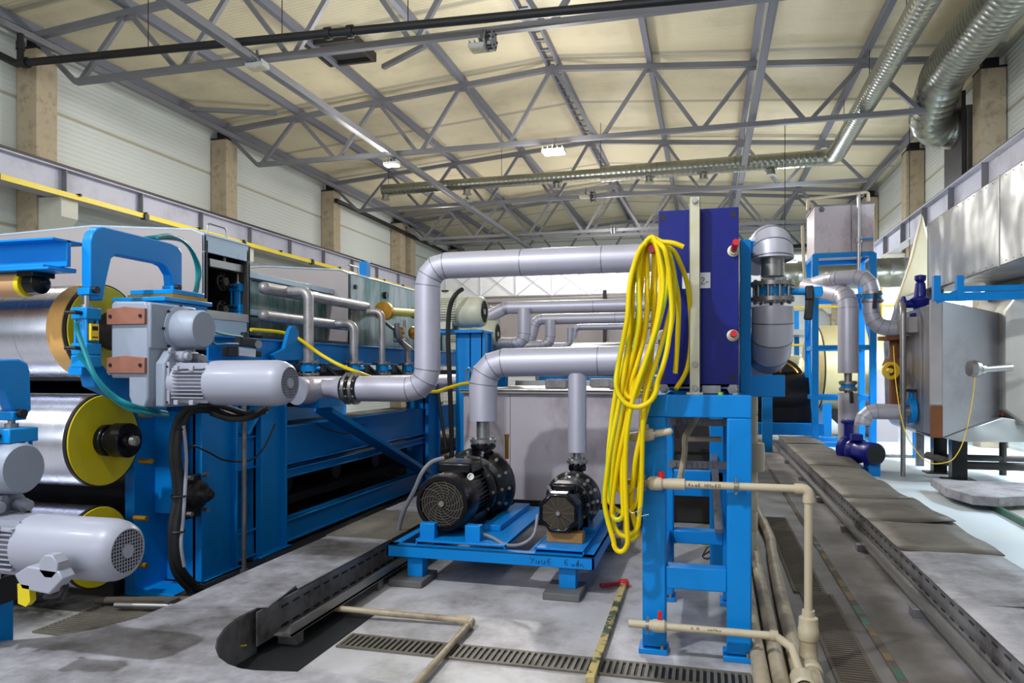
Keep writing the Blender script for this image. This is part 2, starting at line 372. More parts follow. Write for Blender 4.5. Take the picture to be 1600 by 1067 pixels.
def fillet(pts, R, n=4):
    pts = [V(p) for p in pts]; out = [pts[0]]
    for i in range(1, len(pts)-1):
        a, b, c = pts[i-1], pts[i], pts[i+1]
        u = (a-b).normalized(); w = (c-b).normalized(); th = u.angle(w)
        if th > PI - .02: out.append(b); continue
        t = min(R/math.tan(th/2), (a-b).length*.49 if i > 1 else (a-b).length*.98, (c-b).length*.49 if i < len(pts)-2 else (c-b).length*.98)
        rr = t*math.tan(th/2); cc = b + (u+w).normalized()*(rr/math.sin(th/2))
        s0 = b + u*t - cc; s1 = b + w*t - cc; tot = s0.angle(s1)
        for k in range(n+1):
            f = k/n; out.append(cc + (s0*math.sin((1-f)*tot) + s1*math.sin(f*tot))/math.sin(tot))
    out.append(pts[-1]); return out
def spline(pts, n=8):
    pts = [V(p) for p in pts]; out = []
    for i in range(len(pts)-1):
        p0 = pts[max(0, i-1)]; p1 = pts[i]; p2 = pts[i+1]; p3 = pts[min(len(pts)-1, i+2)]
        for k in range(n):
            t = k/n
            out.append(.5*((2*p1) + (p2-p0)*t + (2*p0-5*p1+4*p2-p3)*t*t + (3*p1-p0-3*p2+p3)*t*t*t))
    out.append(pts[-1]); return out
def clad(name, label, pts, r, R=None, seams=(), m='silver', n=3, cat='pipe', seg=32, group=None, every=1.0, parent=None, straight=()):
    """insulated pipe: cladding tube with gored elbows and raised seam bands"""
    R = R or r*1.9
    path = fillet(pts, R, n)
    if parent: t = parent
    else: t = thing(name, label, cat, (sum((V(p).x for p in pts))/len(pts), sum((V(p).y for p in pts))/len(pts), min(V(p).z for p in pts)-r), group=group)
    b = MB(); b.tube(path, r, seg); t = b.build('pipe_cladding', m, t, ang=16 if seg >= 28 else 19)
    q = MB()
    for i in range(1, len(path)-1):
        a = (path[i]-path[i-1]).normalized(); c = (path[i+1]-path[i]).normalized(); d = (a+c).normalized()
        q.lathe([(r*.99, -.004), (r*1.016, -.003), (r*1.016, .003), (r*.99, .004)], path[i], d, seg)
    for i in range(len(path)-1):
        L = (path[i+1]-path[i]).length; k = int(L/every); d = (path[i+1]-path[i]).normalized()
        for j in range(1, k+1):
            q.lathe([(r*.99, -.004), (r*1.014, -.003), (r*1.014, .003), (r*.99, .004)], path[i] + d*L*j/(k+1), d, seg)
    if q.v: q.each('seam_band', 'seam', t)
    return t.parent
def flange(b, c, ax, R, th=.02, n=8, br=.011):
    ax = V(ax).normalized(); c = V(c)
    b.lathe([(0, -th), (R, -th), (R, th), (0, th)], c, ax, 28)
    b.bolts(c + ax*th, ax, R*.82, n, br, .014); b.bolts(c - ax*th, -ax, R*.82, n, br, .014)
def clampband(b, c, ax, r, w=.012):
    b.lathe([(r*.98, -w), (r*1.12, -w), (r*1.12, w), (r*.98, w)], c, ax, 20)
# ================================================================== SETTING
XL, XR, YB = -13.0, 5.95, 37.0
EAVE, RIDGE, RX = 8.12, 8.88, -3.6
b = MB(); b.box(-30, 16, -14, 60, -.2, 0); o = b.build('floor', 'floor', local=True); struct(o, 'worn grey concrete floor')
def roofz(x): return RIDGE - (RIDGE-EAVE) * abs(x-RX) / (9.2)
b = MB()
for x0, x1 in ((XL-.4, RX), (RX, XR+.4)):
    b.prism([(x0, -9, roofz(x0)+.24), (x1, -9, roofz(x1)+.24), (x1, -9, roofz(x1)+.36), (x0, -9, roofz(x0)+.36)], (0, 47, 0))
o = b.build('ceiling', 'roof', local=True); struct(o, 'cream ribbed roof sheeting')
b = MB(); b.box(XL-.15, XL, -9, YB, 0, 8.5); struct(b.build('wall_left', 'wall', local=True), 'white horizontal wall panels')
b = MB()
b.box(XR, XR+.15, -9, YB, 0, 3.0); b.box(XR, XR+.15, -9, YB, 5.05, 8.5)
for y0, y1 in ((-9, 8.6), (17.0, 18.2), (23.0, 24.0), (28.8, 31), (35, YB)): b.box(XR, XR+.15, y0, y1, 3.0, 5.05)
struct(b.build('wall_right', 'wall', local=True), 'white wall panels with strip windows')
b = MB(); b.box(XL, XR, YB, YB+.15, 0, 9.2); struct(b.build('wall_back', 'wall', local=True), 'white panels of the end wall')
for i, (y0, y1) in enumerate(((8.6, 17.0), (18.2, 23.0), (24.0, 28.8), (31, 35))):
    fr = MB(); 
    for z in (3.0, 4.0, 5.0): fr.box(XR-.03, XR+.1, y0, y1, z, z+.05)
    k = int((y1-y0)/1.4)
    for j in range(k+1): yy = y0 + (y1-y0-.05)*j/k; fr.box(XR-.03, XR+.1, yy, yy+.05, 3.0, 5.05)
    w = thing('window_%d' % (i+1), 'strip window in the right wall', 'window', (XR, (y0+y1)/2, 3.0)); del w['category']; w['kind'] = 'structure'
    fr.build('window_frame', 'white', w)
    g = MB(); g.box(XR+.03, XR+.05, y0, y1, 3.03, 5.02); g.build('window_pane', 'winglass', w)

# ---- concrete columns
ords = ['nearest', 'second', 'third', 'fourth', 'fifth', 'sixth', 'seventh']
CY = [5.6, 11.6, 17.4, 23.3, 29.1, 30.2, 36.2]
def column(side, y, lab):
    x0, x1 = ((-12.98, -12.5) if side < 0 else (5.45, 5.93))
    t = thing('concrete_column', lab, 'column', ((x0+x1)/2, y, 0), group='concrete columns of the %s wall' % ('left' if side < 0 else 'right'))
    b = MB(); b.box(x0, x1, y-.24, y+.24, 0, 7.82)
    b.build('column_shaft', 'concrete', t, bevel=.015)
    c = MB(); cx = -side
    xa = x1 if side < 0 else x0
    c.prism([(xa, y-.2, 4.15), (xa+cx*.12, y-.2, 4.15), (xa+cx*.55, y-.2, 4.55), (xa+cx*.55, y-.2, 4.93), (xa, y-.2, 4.93)], (0, .4, 0))
    c.build('corbel', 'concretelit', t, bevel=.01)
    k = MB(); k.box(x0-.0, x1+.0, y-.26, y+.26, 7.82, 7.85); k.box((x0+x1)/2-.15, (x0+x1)/2+.15, y-.1, y+.1, 7.85, 8.08)
    k.build('bearing_plate', 'darksteel', t)
    k = MB(); k.box(x0-.01, x1+.01, y-.25, y+.25, 5.55, 5.6); k.build('steel_strap', 'truss', t)
for i, y in enumerate(CY):
    if i: column(-1, y, 'concrete column on the left wall, %s one counted from the photo\'s left' % ords[i-1])
for i, y in enumerate(CY[2:]):
    column(1, y, 'concrete column on the right wall, %s one counted from the camera' % ords[i])
# steel jambs beside the columns on left wall
# ---- crane beams
for side, nm in ((-1, 'left'), (1, 'right')):
    xc = -12.15 if side < 0 else 5.1
    t = thing('crane_runway_beam', 'long lilac-grey crane runway beam with dark rail along the %s wall' % nm, 'beam', (xc, 14, 4.93))
    b = MB(); b.ibeam((xc, -8, 5.22), (xc, YB-.1, 5.22), .28, .58, .02, .025); b.build('beam_body', 'crane', t)
    b = MB(); b.box(xc-.05, xc+.05, -8, YB-.1, 5.512, 5.6); b.build('crane_rail', 'railblack', t)
    b = MB()
    for k in range(18): y = 3.6 + k*2.0; b.box(xc-.13, xc+.13, y-.01, y+.01, 4.96, 5.49)
    b.build('stiffener', 'truss', t, kind='stuff')
t = thing('conductor_rail', 'thin yellow conductor rail hung on the inner side of the left crane beam', 'rail', (-11.85, 14, 4.9))
b = MB(); b.box(-11.88, -11.82, 2, YB-.5, 4.9, 5.0); b.build('yellow_bar', 'yellowrail', t)
b = MB()
for k in range(16):
    y = 8.2 + k*1.75; b.box(-12.0, -11.78, y-.02, y+.02, 4.98, 5.03); b.box(-11.9, -11.78, y-.06, y+.06, 4.87, 4.99) if k % 2 else None
b.build('hanger', 'darksteel', t, kind='stuff')

# ---- trusses
TX = [-12.75, -10.5, -8.2, -5.9, -3.6, -1.3, 1.0, 3.3, 5.55]
BX = [-11.65, -9.35, -7.05, -4.75, -2.45, -.15, 2.15, 4.45]
BZ = 7.12
def truss(y, lab):
    t = thing('roof_truss', lab, 'truss', (RX, y, BZ-.06), group='steel roof trusses')
    b = MB()
    b.bar((TX[0], y, roofz(TX[0])-.02), (RX, y, RIDGE-.02), .12, .12); b.bar((RX, y, RIDGE-.02), (TX[-1], y, roofz(TX[-1])-.02), .12, .12)
    b.build('top_chord', 'truss', t)
    b = MB(); b.bar((BX[0]-.05, y, BZ), (BX[-1]+.05, y, BZ), .11, .11); b.build('bottom_chord', 'truss', t)
    for i, x in enumerate(BX):
        for xt in (TX[i], TX[i+1]):
            zt = roofz(xt) - .05
            w = MB(); w.bar((x + (.06 if xt > x else -.06), y, BZ), (xt - (.05 if xt > x else -.05), y, zt), .085, .085, (0, 1, 0)); w.build('web_member', 'truss', t)
    g = MB()
    for x in TX[1:-1]: g.box(x-.09, x+.09, y-.01, y+.01, roofz(x)-.16, roofz(x)+.04); g.box(x-.05, x+.05, y-.07, y+.07, roofz(x)+.03, roofz(x)+.07)
    g.each('gusset_plate', 'truss', t)
tl = ['steel roof truss nearest the camera, crossed by the black pipe', 'second roof truss from the camera, carrying both lit floodlights',
      'third roof truss from the camera, behind the thin spiral duct', 'fourth roof truss from the camera, first of the close pair at the far end', 'fifth roof truss from the camera, second of the close far pair', 'last roof truss against the end wall']
for y, l in zip((11.5, 17.4, 23.3, 29.1, 30.2, 36.2), tl): truss(y, l)
# ---- purlins running the length of the hall, one at each top node
for i, x in enumerate(TX):
    z = roofz(x)
    b = MB()
    if i == 4:
        for dx in (-.13, .13):
            b.bar((x+dx, -8, z+.14), (x+dx, YB-.1, z+.14), .06, .18)
        for k in range(62): b.box(x-.13, x+.13, 4+k*.5, 4.05+k*.5, z+.06, z+.1)
    else:
        b.box(x-.06, x+.06, -8, YB-.1, z+.05, z+.232)
    o = b.build('roof_purlin', 'purlin')
    nm = ['along the left eave', 'second from the left eave', 'third from the left eave', 'just left of the ridge', 'doubled, under the ridge', 'just right of the ridge', 'third from the right eave', 'second from the right eave', 'along the right eave'][i]
    tag(o, 'long grey roof purlin ' + nm, 'purlin', 'roof purlins')
# eave girts / gutter beams
for x, nm in ((-12.4, 'left'), (5.35, 'right')):
    b = MB(); b.box(x-.05, x+.05, -8, YB-.2, 7.86, 7.98)
    tag(b.build('eave_girt', 'truss'), 'grey eave girt running over the %s wall columns' % nm, 'girt')
# longitudinal bottom struts (perforated cable trays)
for x, nm, z in ((-7.7, 'left of the ridge, ending at a grey floodlight', 7.0), (.98, 'right of the ridge, above the blue heat exchanger', 7.22)):
    b = MB(); b.box(x-.06, x+.06, 3, YB-1, z, z+.1); b.box(x-.075, x-.06, 3, YB-1, z-.01, z+.13); b.box(x+.06, x+.075, 3, YB-1, z-.01, z+.13)
    tag(b.build('longitudinal_strut', 'truss'), 'grey lengthwise roof strut ' + nm, 'strut')
# diagonal wind braces
for (x0, y0, x1, y1, nm) in ((-12.4, 15.6, -10.8, 16.9, 'small diagonal brace under the roof near the left eave'), (-5.9, 14.9, -7.2, 15.6, 'short slanting stay beside the roof hatch')):
    b = MB(); b.bar((x0, y0, roofz(x0)-.08), (x1, y1, roofz(x1)-.02), .1, .1); tag(b.build('wind_brace', 'truss'), nm, 'brace')
# roof hatch
t = thing('roof_hatch', 'dark open square hatch in the roof behind the black pipe', 'hatch', (-6.9, 11.3, roofz(-6.9)+.05))
hz = roofz(-7.8)
b = MB(); b.box(-8.3, -7.3, 14.2, 15.2, hz+.1, hz+.24); b.build('hatch_opening', 'dark', t)
b = MB()
for a in ((-8.38, -7.22, 14.12, 14.2), (-8.38, -7.22, 15.2, 15.28), (-8.38, -8.3, 14.2, 15.2), (-7.3, -7.22, 14.2, 15.2)): b.box(*a, hz+.02, hz+.22)
b.each('hatch_frame', 'grimeshade', t)
# ---- black drain pipe across the hall
yb = 10.9
p0 = PY(40, 98, yb); p1 = PY(870, 18, yb); dd = (p1-p0)
path = [p0 + V((-.7, 0, .25)), p0 + V((-.2, 0, 0)), p0, p1, p0 + dd*2.15]
t = thing('black_drain_pipe', 'long black plastic pipe slung under the first truss, running from the left wall', 'pipe', p0)
b = MB(); b.tube(path, .07, 14); b.build('pipe_run', 'rubber', t)
b = MB()
for f in (.0, .62, .66): q = p0 + dd*(f); b.lathe([(.07, -.05), (.1, -.05), (.1, .05), (.07, .05)], q, dd, 16)
b.tube([p0 + V((-.12, 0, 0)), p0 + V((-.12, 0, .55))], .06, 12); b.cyl(p0+V((-.12,0,.25)), p0+V((-.12,0,.4)), .075)
b.each('pipe_fitting', 'rubber', t)
b = MB()
for f in (.27, .535, .76, 1.1): q = p0 + dd*f; b.cyl(q, V((q.x, q.y, roofz(q.x)+.2)), .008, seg=6)
b.each('hanger_rod', 'darksteel', t)
tag(MB().tube([V((-12.38, 23.0, 7.45)), V((-12.38, 36, 7.35))], .08, 10).build('eave_pipe', 'rubber'), 'black pipe running back along the top of the left wall', 'pipe')
b = MB(); b.tube([V((-12.7, 35.6, 6.95)), V((5.8, 35.6, 7.25))], .09, 10); tag(b.build('cross_pipe', 'rubber'), 'black pipe crossing high along the end wall', 'pipe')

# ---- floodlights
def floodlight(loc, lab, on, sc=1.0):
    t = thing('floodlight', lab, 'lamp', loc, group='hall floodlights')
    b = MB(); b.box(-.16*sc, .16*sc, -.10*sc, .10*sc, -.02, .05); 
    for k in range(5): b.box(-.15*sc+k*.07*sc, -.14*sc+k*.07*sc, -.1*sc, .1*sc, .05, .1)
    b.build('lamp_housing', 'lampbody', t, local=True, bevel=.006)
    b = MB(); 
    for k in (-1, 1): b.box(-.14*sc, .14*sc, -.045*sc+k*.048*sc, .045*sc+k*.048*sc, -.035, -.021)
    b.build('lamp_lens', 'lampon' if on else 'lens', t, local=True)
    b = MB(); b.box(-.02, .02, -.11*sc, .11*sc, .1, .13); b.box(-.02, .02, -.02, .02, .1, .3); b.build('lamp_bracket', 'truss', t, local=True)
    return t
floodlight((-3.55, 17.3, 6.82), 'brightly lit floodlight on the second truss, below the roof ridge', True, 1.7)
floodlight((-7.75, 17.3, 6.82), 'lit floodlight on the second truss, left of the ridge, smaller glare', True, 1.2)
floodlight(PY(402, 105, 11.4), 'unlit floodlight on the nearest truss at the upper left', False, 1.1)
floodlight(PY(752, 75, 11.4), 'unlit floodlight on the nearest truss beside a round junction bracket', False, 1.2)
floodlight(PY(915, 308, 23.2), 'small unlit floodlight on the third truss above the silver pipe', False, 1.2)
floodlight(PY(730, 315, 23.2), 'small unlit floodlight on the third truss where the strut crosses', False, 1.1)
for i, (px, py, y, l) in enumerate(((766, 63, 11.3, 'large grey hexagonal splice bracket on the nearest truss chord'), (926, 307, 23.1, 'splice bracket on the third truss chord'), (958, 358, 28.8, 'dark splice bracket on the fourth truss chord'))):
    c = PY(px, py, y); r = .17 if i == 0 else .2
    t = thing('chord_splice', l, 'bracket', c)
    b = MB()
    for dx in (-.06, .06): b.lathe([(0, -.012), (r, -.012), (r, .012), (0, .012)], c + V((dx, 0, 0)), (1, 0, 0), 6)
    b.each('splice_plate', 'truss', t)
    b = MB(); b.bolts(c + V((-.09, 0, 0)), (1, 0, 0), r*.7, 6, .015, .18); b.build('bolt', 'darksteel', t)

# ---- spiral ducts
def spiral(pts, r, pitch=.14, seg=28, amp=.018):
    path = fillet(pts, r*1.6, 5); out = []; rr = []
    for i in range(len(path)-1):
        a, c = path[i], path[i+1]; L = (c-a).length; n = max(1, int(L/pitch))
        for k in range(n):
            d = (c-a)/n; q = a + d*k
            for f, h in ((0, 0), (.72, 0), (.80, 1), (.92, 1)):
                out.append(q + d*f); rr.append(r*(1 + h*amp))
    out.append(path[-1]); rr.append(r); return out, rr
t = thing('thin_spiral_duct', 'long thin galvanised spiral duct coming from the upper right and turning left across the hall', 'duct', (2.9, 21.7, 7.1))
pts, rr = spiral([(3.32, 4, 7.5), (3.32, 21.4, 7.34), (-3.0, 21.4, 7.3)], .22, amp=.014)
MB().tube(pts, rr, 24).build('spiral_tube', 'duct', t)
pts, rr = spiral([(-3.0, 21.4, 7.3), (-9.9, 21.4, 7.27)], .17, amp=.014); MB().tube(pts, rr, 24).build('spiral_tube', 'duct', t)
b = MB()
for x in (-9.8, -7.1, -4.3, -1.6, -.1, 1.7): b.cyl((x, 21.4, 7.12), (x, 21.4, 6.98), .11); b.cyl((x, 21.4, 6.98), (x, 21.4, 6.96), .14)
b.each('air_valve', 'duct', t)
b = MB()
for x in (-9.7, -6, -3, 1.0): b.cyl((x, 21.4, 7.4), (x, 21.4, 8.8), .008, seg=5)
for y in (11, 14, 17, 20): b.cyl((3.32, y, 7.5), (3.32, y, 8.6), .008, seg=5)
b.each('hanger_rod', 'darksteel', t)
t = thing('large_spiral_duct', 'thick galvanised spiral duct under the roof, elbowing down to the dark wall plate', 'duct', (4.7, 12, 6.8))
pts, rr = spiral([(4.72, 3, 7.82), (4.72, 17.0, 7.72), (4.72, 18.35, 6.95), (5.3, 18.35, 6.95)], .43, .16, amp=.014)
MB().tube(pts, rr, 36).build('spiral_tube', 'duct', t)
b = MB()
for y in (9.0, 12.0): b.cyl((4.72, y, 8.1), (4.72, y, 8.3), .01, seg=5)
b.each('hanger_rod', 'darksteel', t)
b = MB(); b.box(5.28, 5.36, 17.75, 18.95, 5.62, 7.6); o = b.build('dark_plate', 'railblack'); 
tag(o, 'tall dark duct plate standing on the right crane beam', 'plate')
b = MB(); b.box(5.39, 5.85, 17.8, 19.3, 5.62, 7.3)
for z in (6.2, 6.8): b.box(5.38, 5.86, 17.78, 19.32, z, z+.03)
tag(b.build('wall_duct_box', 'duct'), 'galvanised duct box between the dark plate and the right wall', 'duct')
# ================================================================== LEFT MACHINE
def roller(cy, cz, lab, kraft, hub, g=1.0):
    x = -3.9
    t = thing('steel_roller', lab, 'roller', (x-1.4, cy, cz-.31), group='large polished rollers of the left machine')
    b = MB(); b.lathe([(0, 0), (.306*g, 0), (.31*g, .01), (.31*g, 3.4), (0, 3.4)], (x-.03, cy, cz), (-1, 0, 0), 72); dr = b.build('drum', 'chrome', t)
    b = MB()
    for k in (.42, .60, .95, 1.4, 1.9, 2.5): b.lathe([(.3101*g, 0), (.3108*g, .002), (.3101*g, .004)], (x-k, cy, cz), (-1, 0, 0), 72)
    b.each('groove_ring', 'steel', dr)
    if kraft:
        b = MB(); b.lathe([(.311, .012), (.3165, .014), (.3165, .12), (.313, .135), (.311, .14)], (x-.02, cy, cz), (-1, 0, 0), 72); b.build('kraft_rim', 'kraft', t)
    b = MB(); b.lathe([(.303*g, -.004), (.3125*g, -.004), (.3125*g, .02), (.303*g, .02)], (x-.01, cy, cz), (-1, 0, 0), 72); b.build('rim_edge', 'darksteel', t)
    b = MB(); b.lathe([(0, 0), (.298*g, 0), (.303*g, .006), (.303*g, .03), (0, .03)], (x+.0, cy, cz), (-1, 0, 0), 72); b.build('end_disc', 'yellow', t)
    if hub:
        b = MB(); b.lathe([(.0, .24), (.03, .24), (.035, .21), (.05, .21), (.055, .17), (.085, .165), (.09, .06), (.08, .05), (.105, .04), (.105, 0)], (x, cy, cz), (1, 0, 0), 32)
        b.cyl((x+.07, cy+.02, cz), (x+.18, cy+.02, cz), .115, seg=28); b.build('bearing_hub', 'black', t, bevel=.006)
        b = MB(); b.lathe([(0, .26), (.02, .26), (.034, .25), (.034, .2)], (x, cy, cz), (1, 0, 0), 20); b.build('shaft_end', 'steel', t)
        b = MB()
        for s in (-1, 1): b.cyl((x+.1, cy+.2, cz+s*.16), (x+.2, cy+.2, cz+s*.16), .018)
        b.each('bearing_bolt', 'brass', t)
    else:
        b = MB(); b.lathe([(0, .34), (.075, .34), (.08, .2), (.13, .19), (.13, .05), (.11, .03), (.11, 0)], (x, cy, cz), (1, 0, 0), 36); b.bolts((x+.19, cy, cz), (1, 0, 0), .1, 8, .008, .01); b.build('shaft_coupling', 'darksteel', t)
    return t
roller(4.07, 1.86, 'uppermost big polished steel roller with a tan rim and yellow end disc', True, False)
roller(4.07, 1.13, 'middle big polished steel roller with yellow end disc and black bearing hub', False, True)
roller(4.02, .425, 'lowest polished roller, almost hidden behind the large fan motor', False, True, .87)

# ---- grey gearmotor (built in local coordinates, axis along +x, copied for the lower unit)
def fan_grid(b, x, R, n=6, th=.004):
    for k in range(-n, n+1):
        o = R*k/n*.98; h = math.sqrt(max(0, R*R-o*o))
        if h > .005:
            b.box(x, x+th, -h, h, o-.0016, o+.0016); b.box(x, x+th, o-.0016, o+.0016, -h, h)
def gearmotor(lab):
    t = thing('gearmotor_drive', lab, 'gearmotor', (-3.3, 3.98, 1.52), group='grey gearmotors driving the big rollers')
    B = lambda b, n, m, **k: b.build(n, m, t, local=True, **k)
    # housing (local: x 0 = outer face, y 0 = motor axis, z 0 = motor axis)
    b = MB()
    b.prism([(-.27, -.21, .03), (-.27, -.21, .49), (-.25, -.21, .505), (-.02, -.21, .50), (0, -.21, .47), (0, -.21, -.09), (-.02, -.21, -.15), (-.11, -.21, -.15), (-.14, -.21, -.08), (-.14, -.21, .03)], (0, .44, 0))
    B(b, 'gearbox_housing', 'greymid', bevel=.012)
    b = MB(); b.prism([(.0, -.15, -.15), (.0, -.15, .12), (.0, -.09, .2), (.0, .17, .2), (.0, .22, .12), (.0, .22, -.1), (0, .16, -.15)], (.07, 0, 0)); b.box(-.02, .012, -.2, .22, .21, .495)
    B(b, 'gearbox_flange', 'greymid', bevel=.012)
    for z in (.36, .06):
        b = MB(); b.prism([(-.285, -.23, z), (-.285, -.23, z+.095), (-.15, -.235, z+.108), (-.005, -.23, z+.095), (-.005, -.23, z)], (0, .022, 0))
        o = B(b, 'mounting_pad', 'rustpad', bevel=.003); o['label'] = 'rusty brown mounting pad'
    b = MB()
    for z in (.36, .06):
        for x in (-.255, -.035): b.cyl((x, -.229, z+.05), (x, -.236, z+.05), .011)
    b.bolts((.012, .06, .34), (1, 0, 0), .155, 8, .009, .012)
    for y, z in ((-.12, -.12), (-.12, 0), (-.12, .1), (.1, -.1), (.18, .1)): b.cyl((.07, y, z), (.082, y, z), .014, seg=6)
    b.each('bolt', 'darksteel', t, local=True)
    b = MB(); b.lathe([(.15, 0), (.15, .012), (.125, .02), (.122, .17), (.112, .185), (0, .187)], (.01, .06, .34), (1, 0, 0), 40); B(b, 'round_cover', 'greymid')
    b = MB()
    for y, z in ((-.02, .165), (.13, .15)): b.lathe([(.035, 0), (.035, .05), (.026, .055), (.026, .08), (0, .085)], (.07, y, z), (1, 0, 0), 18)
    for y, z in ((.05, .19), (-.1, .2)): b.lathe([(.02, 0), (.02, .02), (0, .02)], (.07, y, z), (1, 0, 0), 12)
    b.each('plug_screw', 'grey', t, local=True)
    # motor
    b = MB(); b.lathe([(.14, .06), (.135, .10), (.105, .14), (.105, .3), (0, .3)], (0, 0, 0), (1, 0, 0), 36)
    for k in range(9):
        for s in (-1, 1): b.box(.1, .33, s*.09, s*.128, -.09+k*.0225-.003, -.09+k*.0225+.003)
    for k in range(8):
        for s in (-1, 1): b.box(.1, .33, -.08+k*.0225-.003, -.08+k*.0225+.003, s*.09, s*.124)
    b.box(.06, .09, -.13, .13, -.13, .13)
    B(b, 'finned_body', 'grey', bevel=0)
    b = MB()
    for x in (.14, .25):
        for z in (-.12, .09): b.cbox((x, -.128, z), (.03, .02, .03))
    b.each('lug', 'grey', t, local=True, bevel=.003)
    b = MB(); b.lathe([(.128, .32), (.138, .322), (.14, .36), (.141, .76), (.134, .80), (.118, .835), (.1, .85), (.096, .85), (.096, .835)], (0, 0, 0), (1, 0, 0), 56); cw = B(b, 'fan_cowl', 'grey')
    b = MB(); b.lathe([(0, 0), (.097, 0)], (.838, 0, 0), (1, 0, 0), 32); b.build('fan_void', 'dark', cw, local=True)
    b = MB(); fan_grid(b, .843, .096); b.lathe([(0, .012), (.032, .012), (.032, 0)], (.843, 0, 0), (1, 0, 0), 8); b.build('fan_grille', 'grey', cw, local=True)
    return t
gm = gearmotor('grey gearmotor with two rusty pads beside the uppermost big roller')
gm2 = dup(gm, (-3.37, 2.76, .785), 'grey gearmotor nearest the camera, large fan cowl at the lower left')
# junction boxes hanging under the near motor
t = thing('junction_box', 'small light-grey hexagonal and square junction boxes under the nearest gearmotor', 'junction box', (-2.95, 2.6, .6))
b = MB(); c = PY(94, 880, 2.56); b.lathe([(0, 0), (.052, 0), (.052, .06), (0, .06)], c, (0, -1, 0), 8, PI/8); b.cyl(c+V((0, -.03, -.04)), c+V((0, -.03, -.085)), .016); b.build('cable_box', 'grey', t, bevel=.004)
b = MB(); b.prism([PY(*p, 2.5) for p in ((22, 898), (42, 885), (90, 892), (98, 905), (76, 929), (34, 921))], (0, .07, 0)); b.build('terminal_box', 'grey', t, bevel=.006)
b = MB(); b.tube(spline([PY(94, 900, 2.55), PY(98, 918, 2.55), PY(90, 930, 2.6), PY(70, 932, 2.65)]), .010, 8); b.tube(spline([PY(98, 900, 2.57), PY(104, 915, 2.57), PY(100, 935, 2.6)]), .009, 8); b.build('cable', 'rubber', t)
# yellow tag + blue base under near gearmotor
t = thing('motor_pedestal', 'blue pedestal with black housing under the nearest gearmotor, at the left edge', 'pedestal', (-3.2, 2.75, 0))
p = PY(22, 940, 2.95); b = MB(); b.box(p.x-.4, p.x, 2.6, 2.95, 0, .46); b.box(p.x-.45, p.x+.03, 2.55, 3.0, 0, .03); b.build('pedestal_post', 'blue', t, bevel=.008)
b = MB(); b.box(p.x-.4, p.x+.08, 2.62, 2.9, .46, .60); b.build('pedestal_top', 'darksteel', t, bevel=.01)
b = MB(); b.prism([PY(27, 912, 2.5), PY(45, 915, 2.5), PY(47, 940, 2.5), PY(40, 948, 2.5), PY(28, 943, 2.5)], (0, .03, 0)); b.build('yellow_guard', 'yellow', t)

# ---- nip bracket arms
def arm(px, lab, x=-3.72):
    pts = [PX(a, c, x) for a, c in px]
    t = thing('nip_arm', lab, 'bracket', (x, sum(p.y for p in pts)/len(pts), min(p.z for p in pts)), group='blue bracket arms of the nip rolls')
    b = MB(); b.prism(pts, (.07, 0, 0)); b.build('arm_plate', 'blue', t, bevel=.008)
    return t
a1 = arm([(127, 470), (127, 378), (131, 364), (138, 357), (147, 355), (255, 381), (266, 386), (272, 396), (272, 448), (256, 450), (254, 430), (246, 417), (236, 412), (168, 399), (160, 405), (152, 440), (147, 470)], 'large blue bracket arm arching over the uppermost roller')
def clevis(t, c, s=1):
    b = MB(); b.cbox(c, (.09*s, .08*s, .045*s)); b.build('clevis', 'blue_cap', t, bevel=.006)
    b = MB(); b.cyl(V(c)+V((-.06*s, 0, .01)), V(c)+V((.07*s, 0, .01)), .022*s); b.build('clevis_pin', 'darksteel', t)
c = PX(138, 452, -3.68); clevis(a1, (c.x, c.y, c.z-.015)); c = PX(268, 450, -3.68); clevis(a1, (c.x, c.y, c.z-.01))
a2 = arm([(-70, 640), (-70, 590), (-30, 562), (14, 561), (26, 567), (30, 580), (32, 640), (22, 652), (6, 650), (-10, 610), (-30, 600), (-50, 640)], 'blue bracket arm at the left edge below the uppermost roller', -3.34)
c = PX(20, 646, -3.3); clevis(a2, (c.x, c.y, c.z-.01))
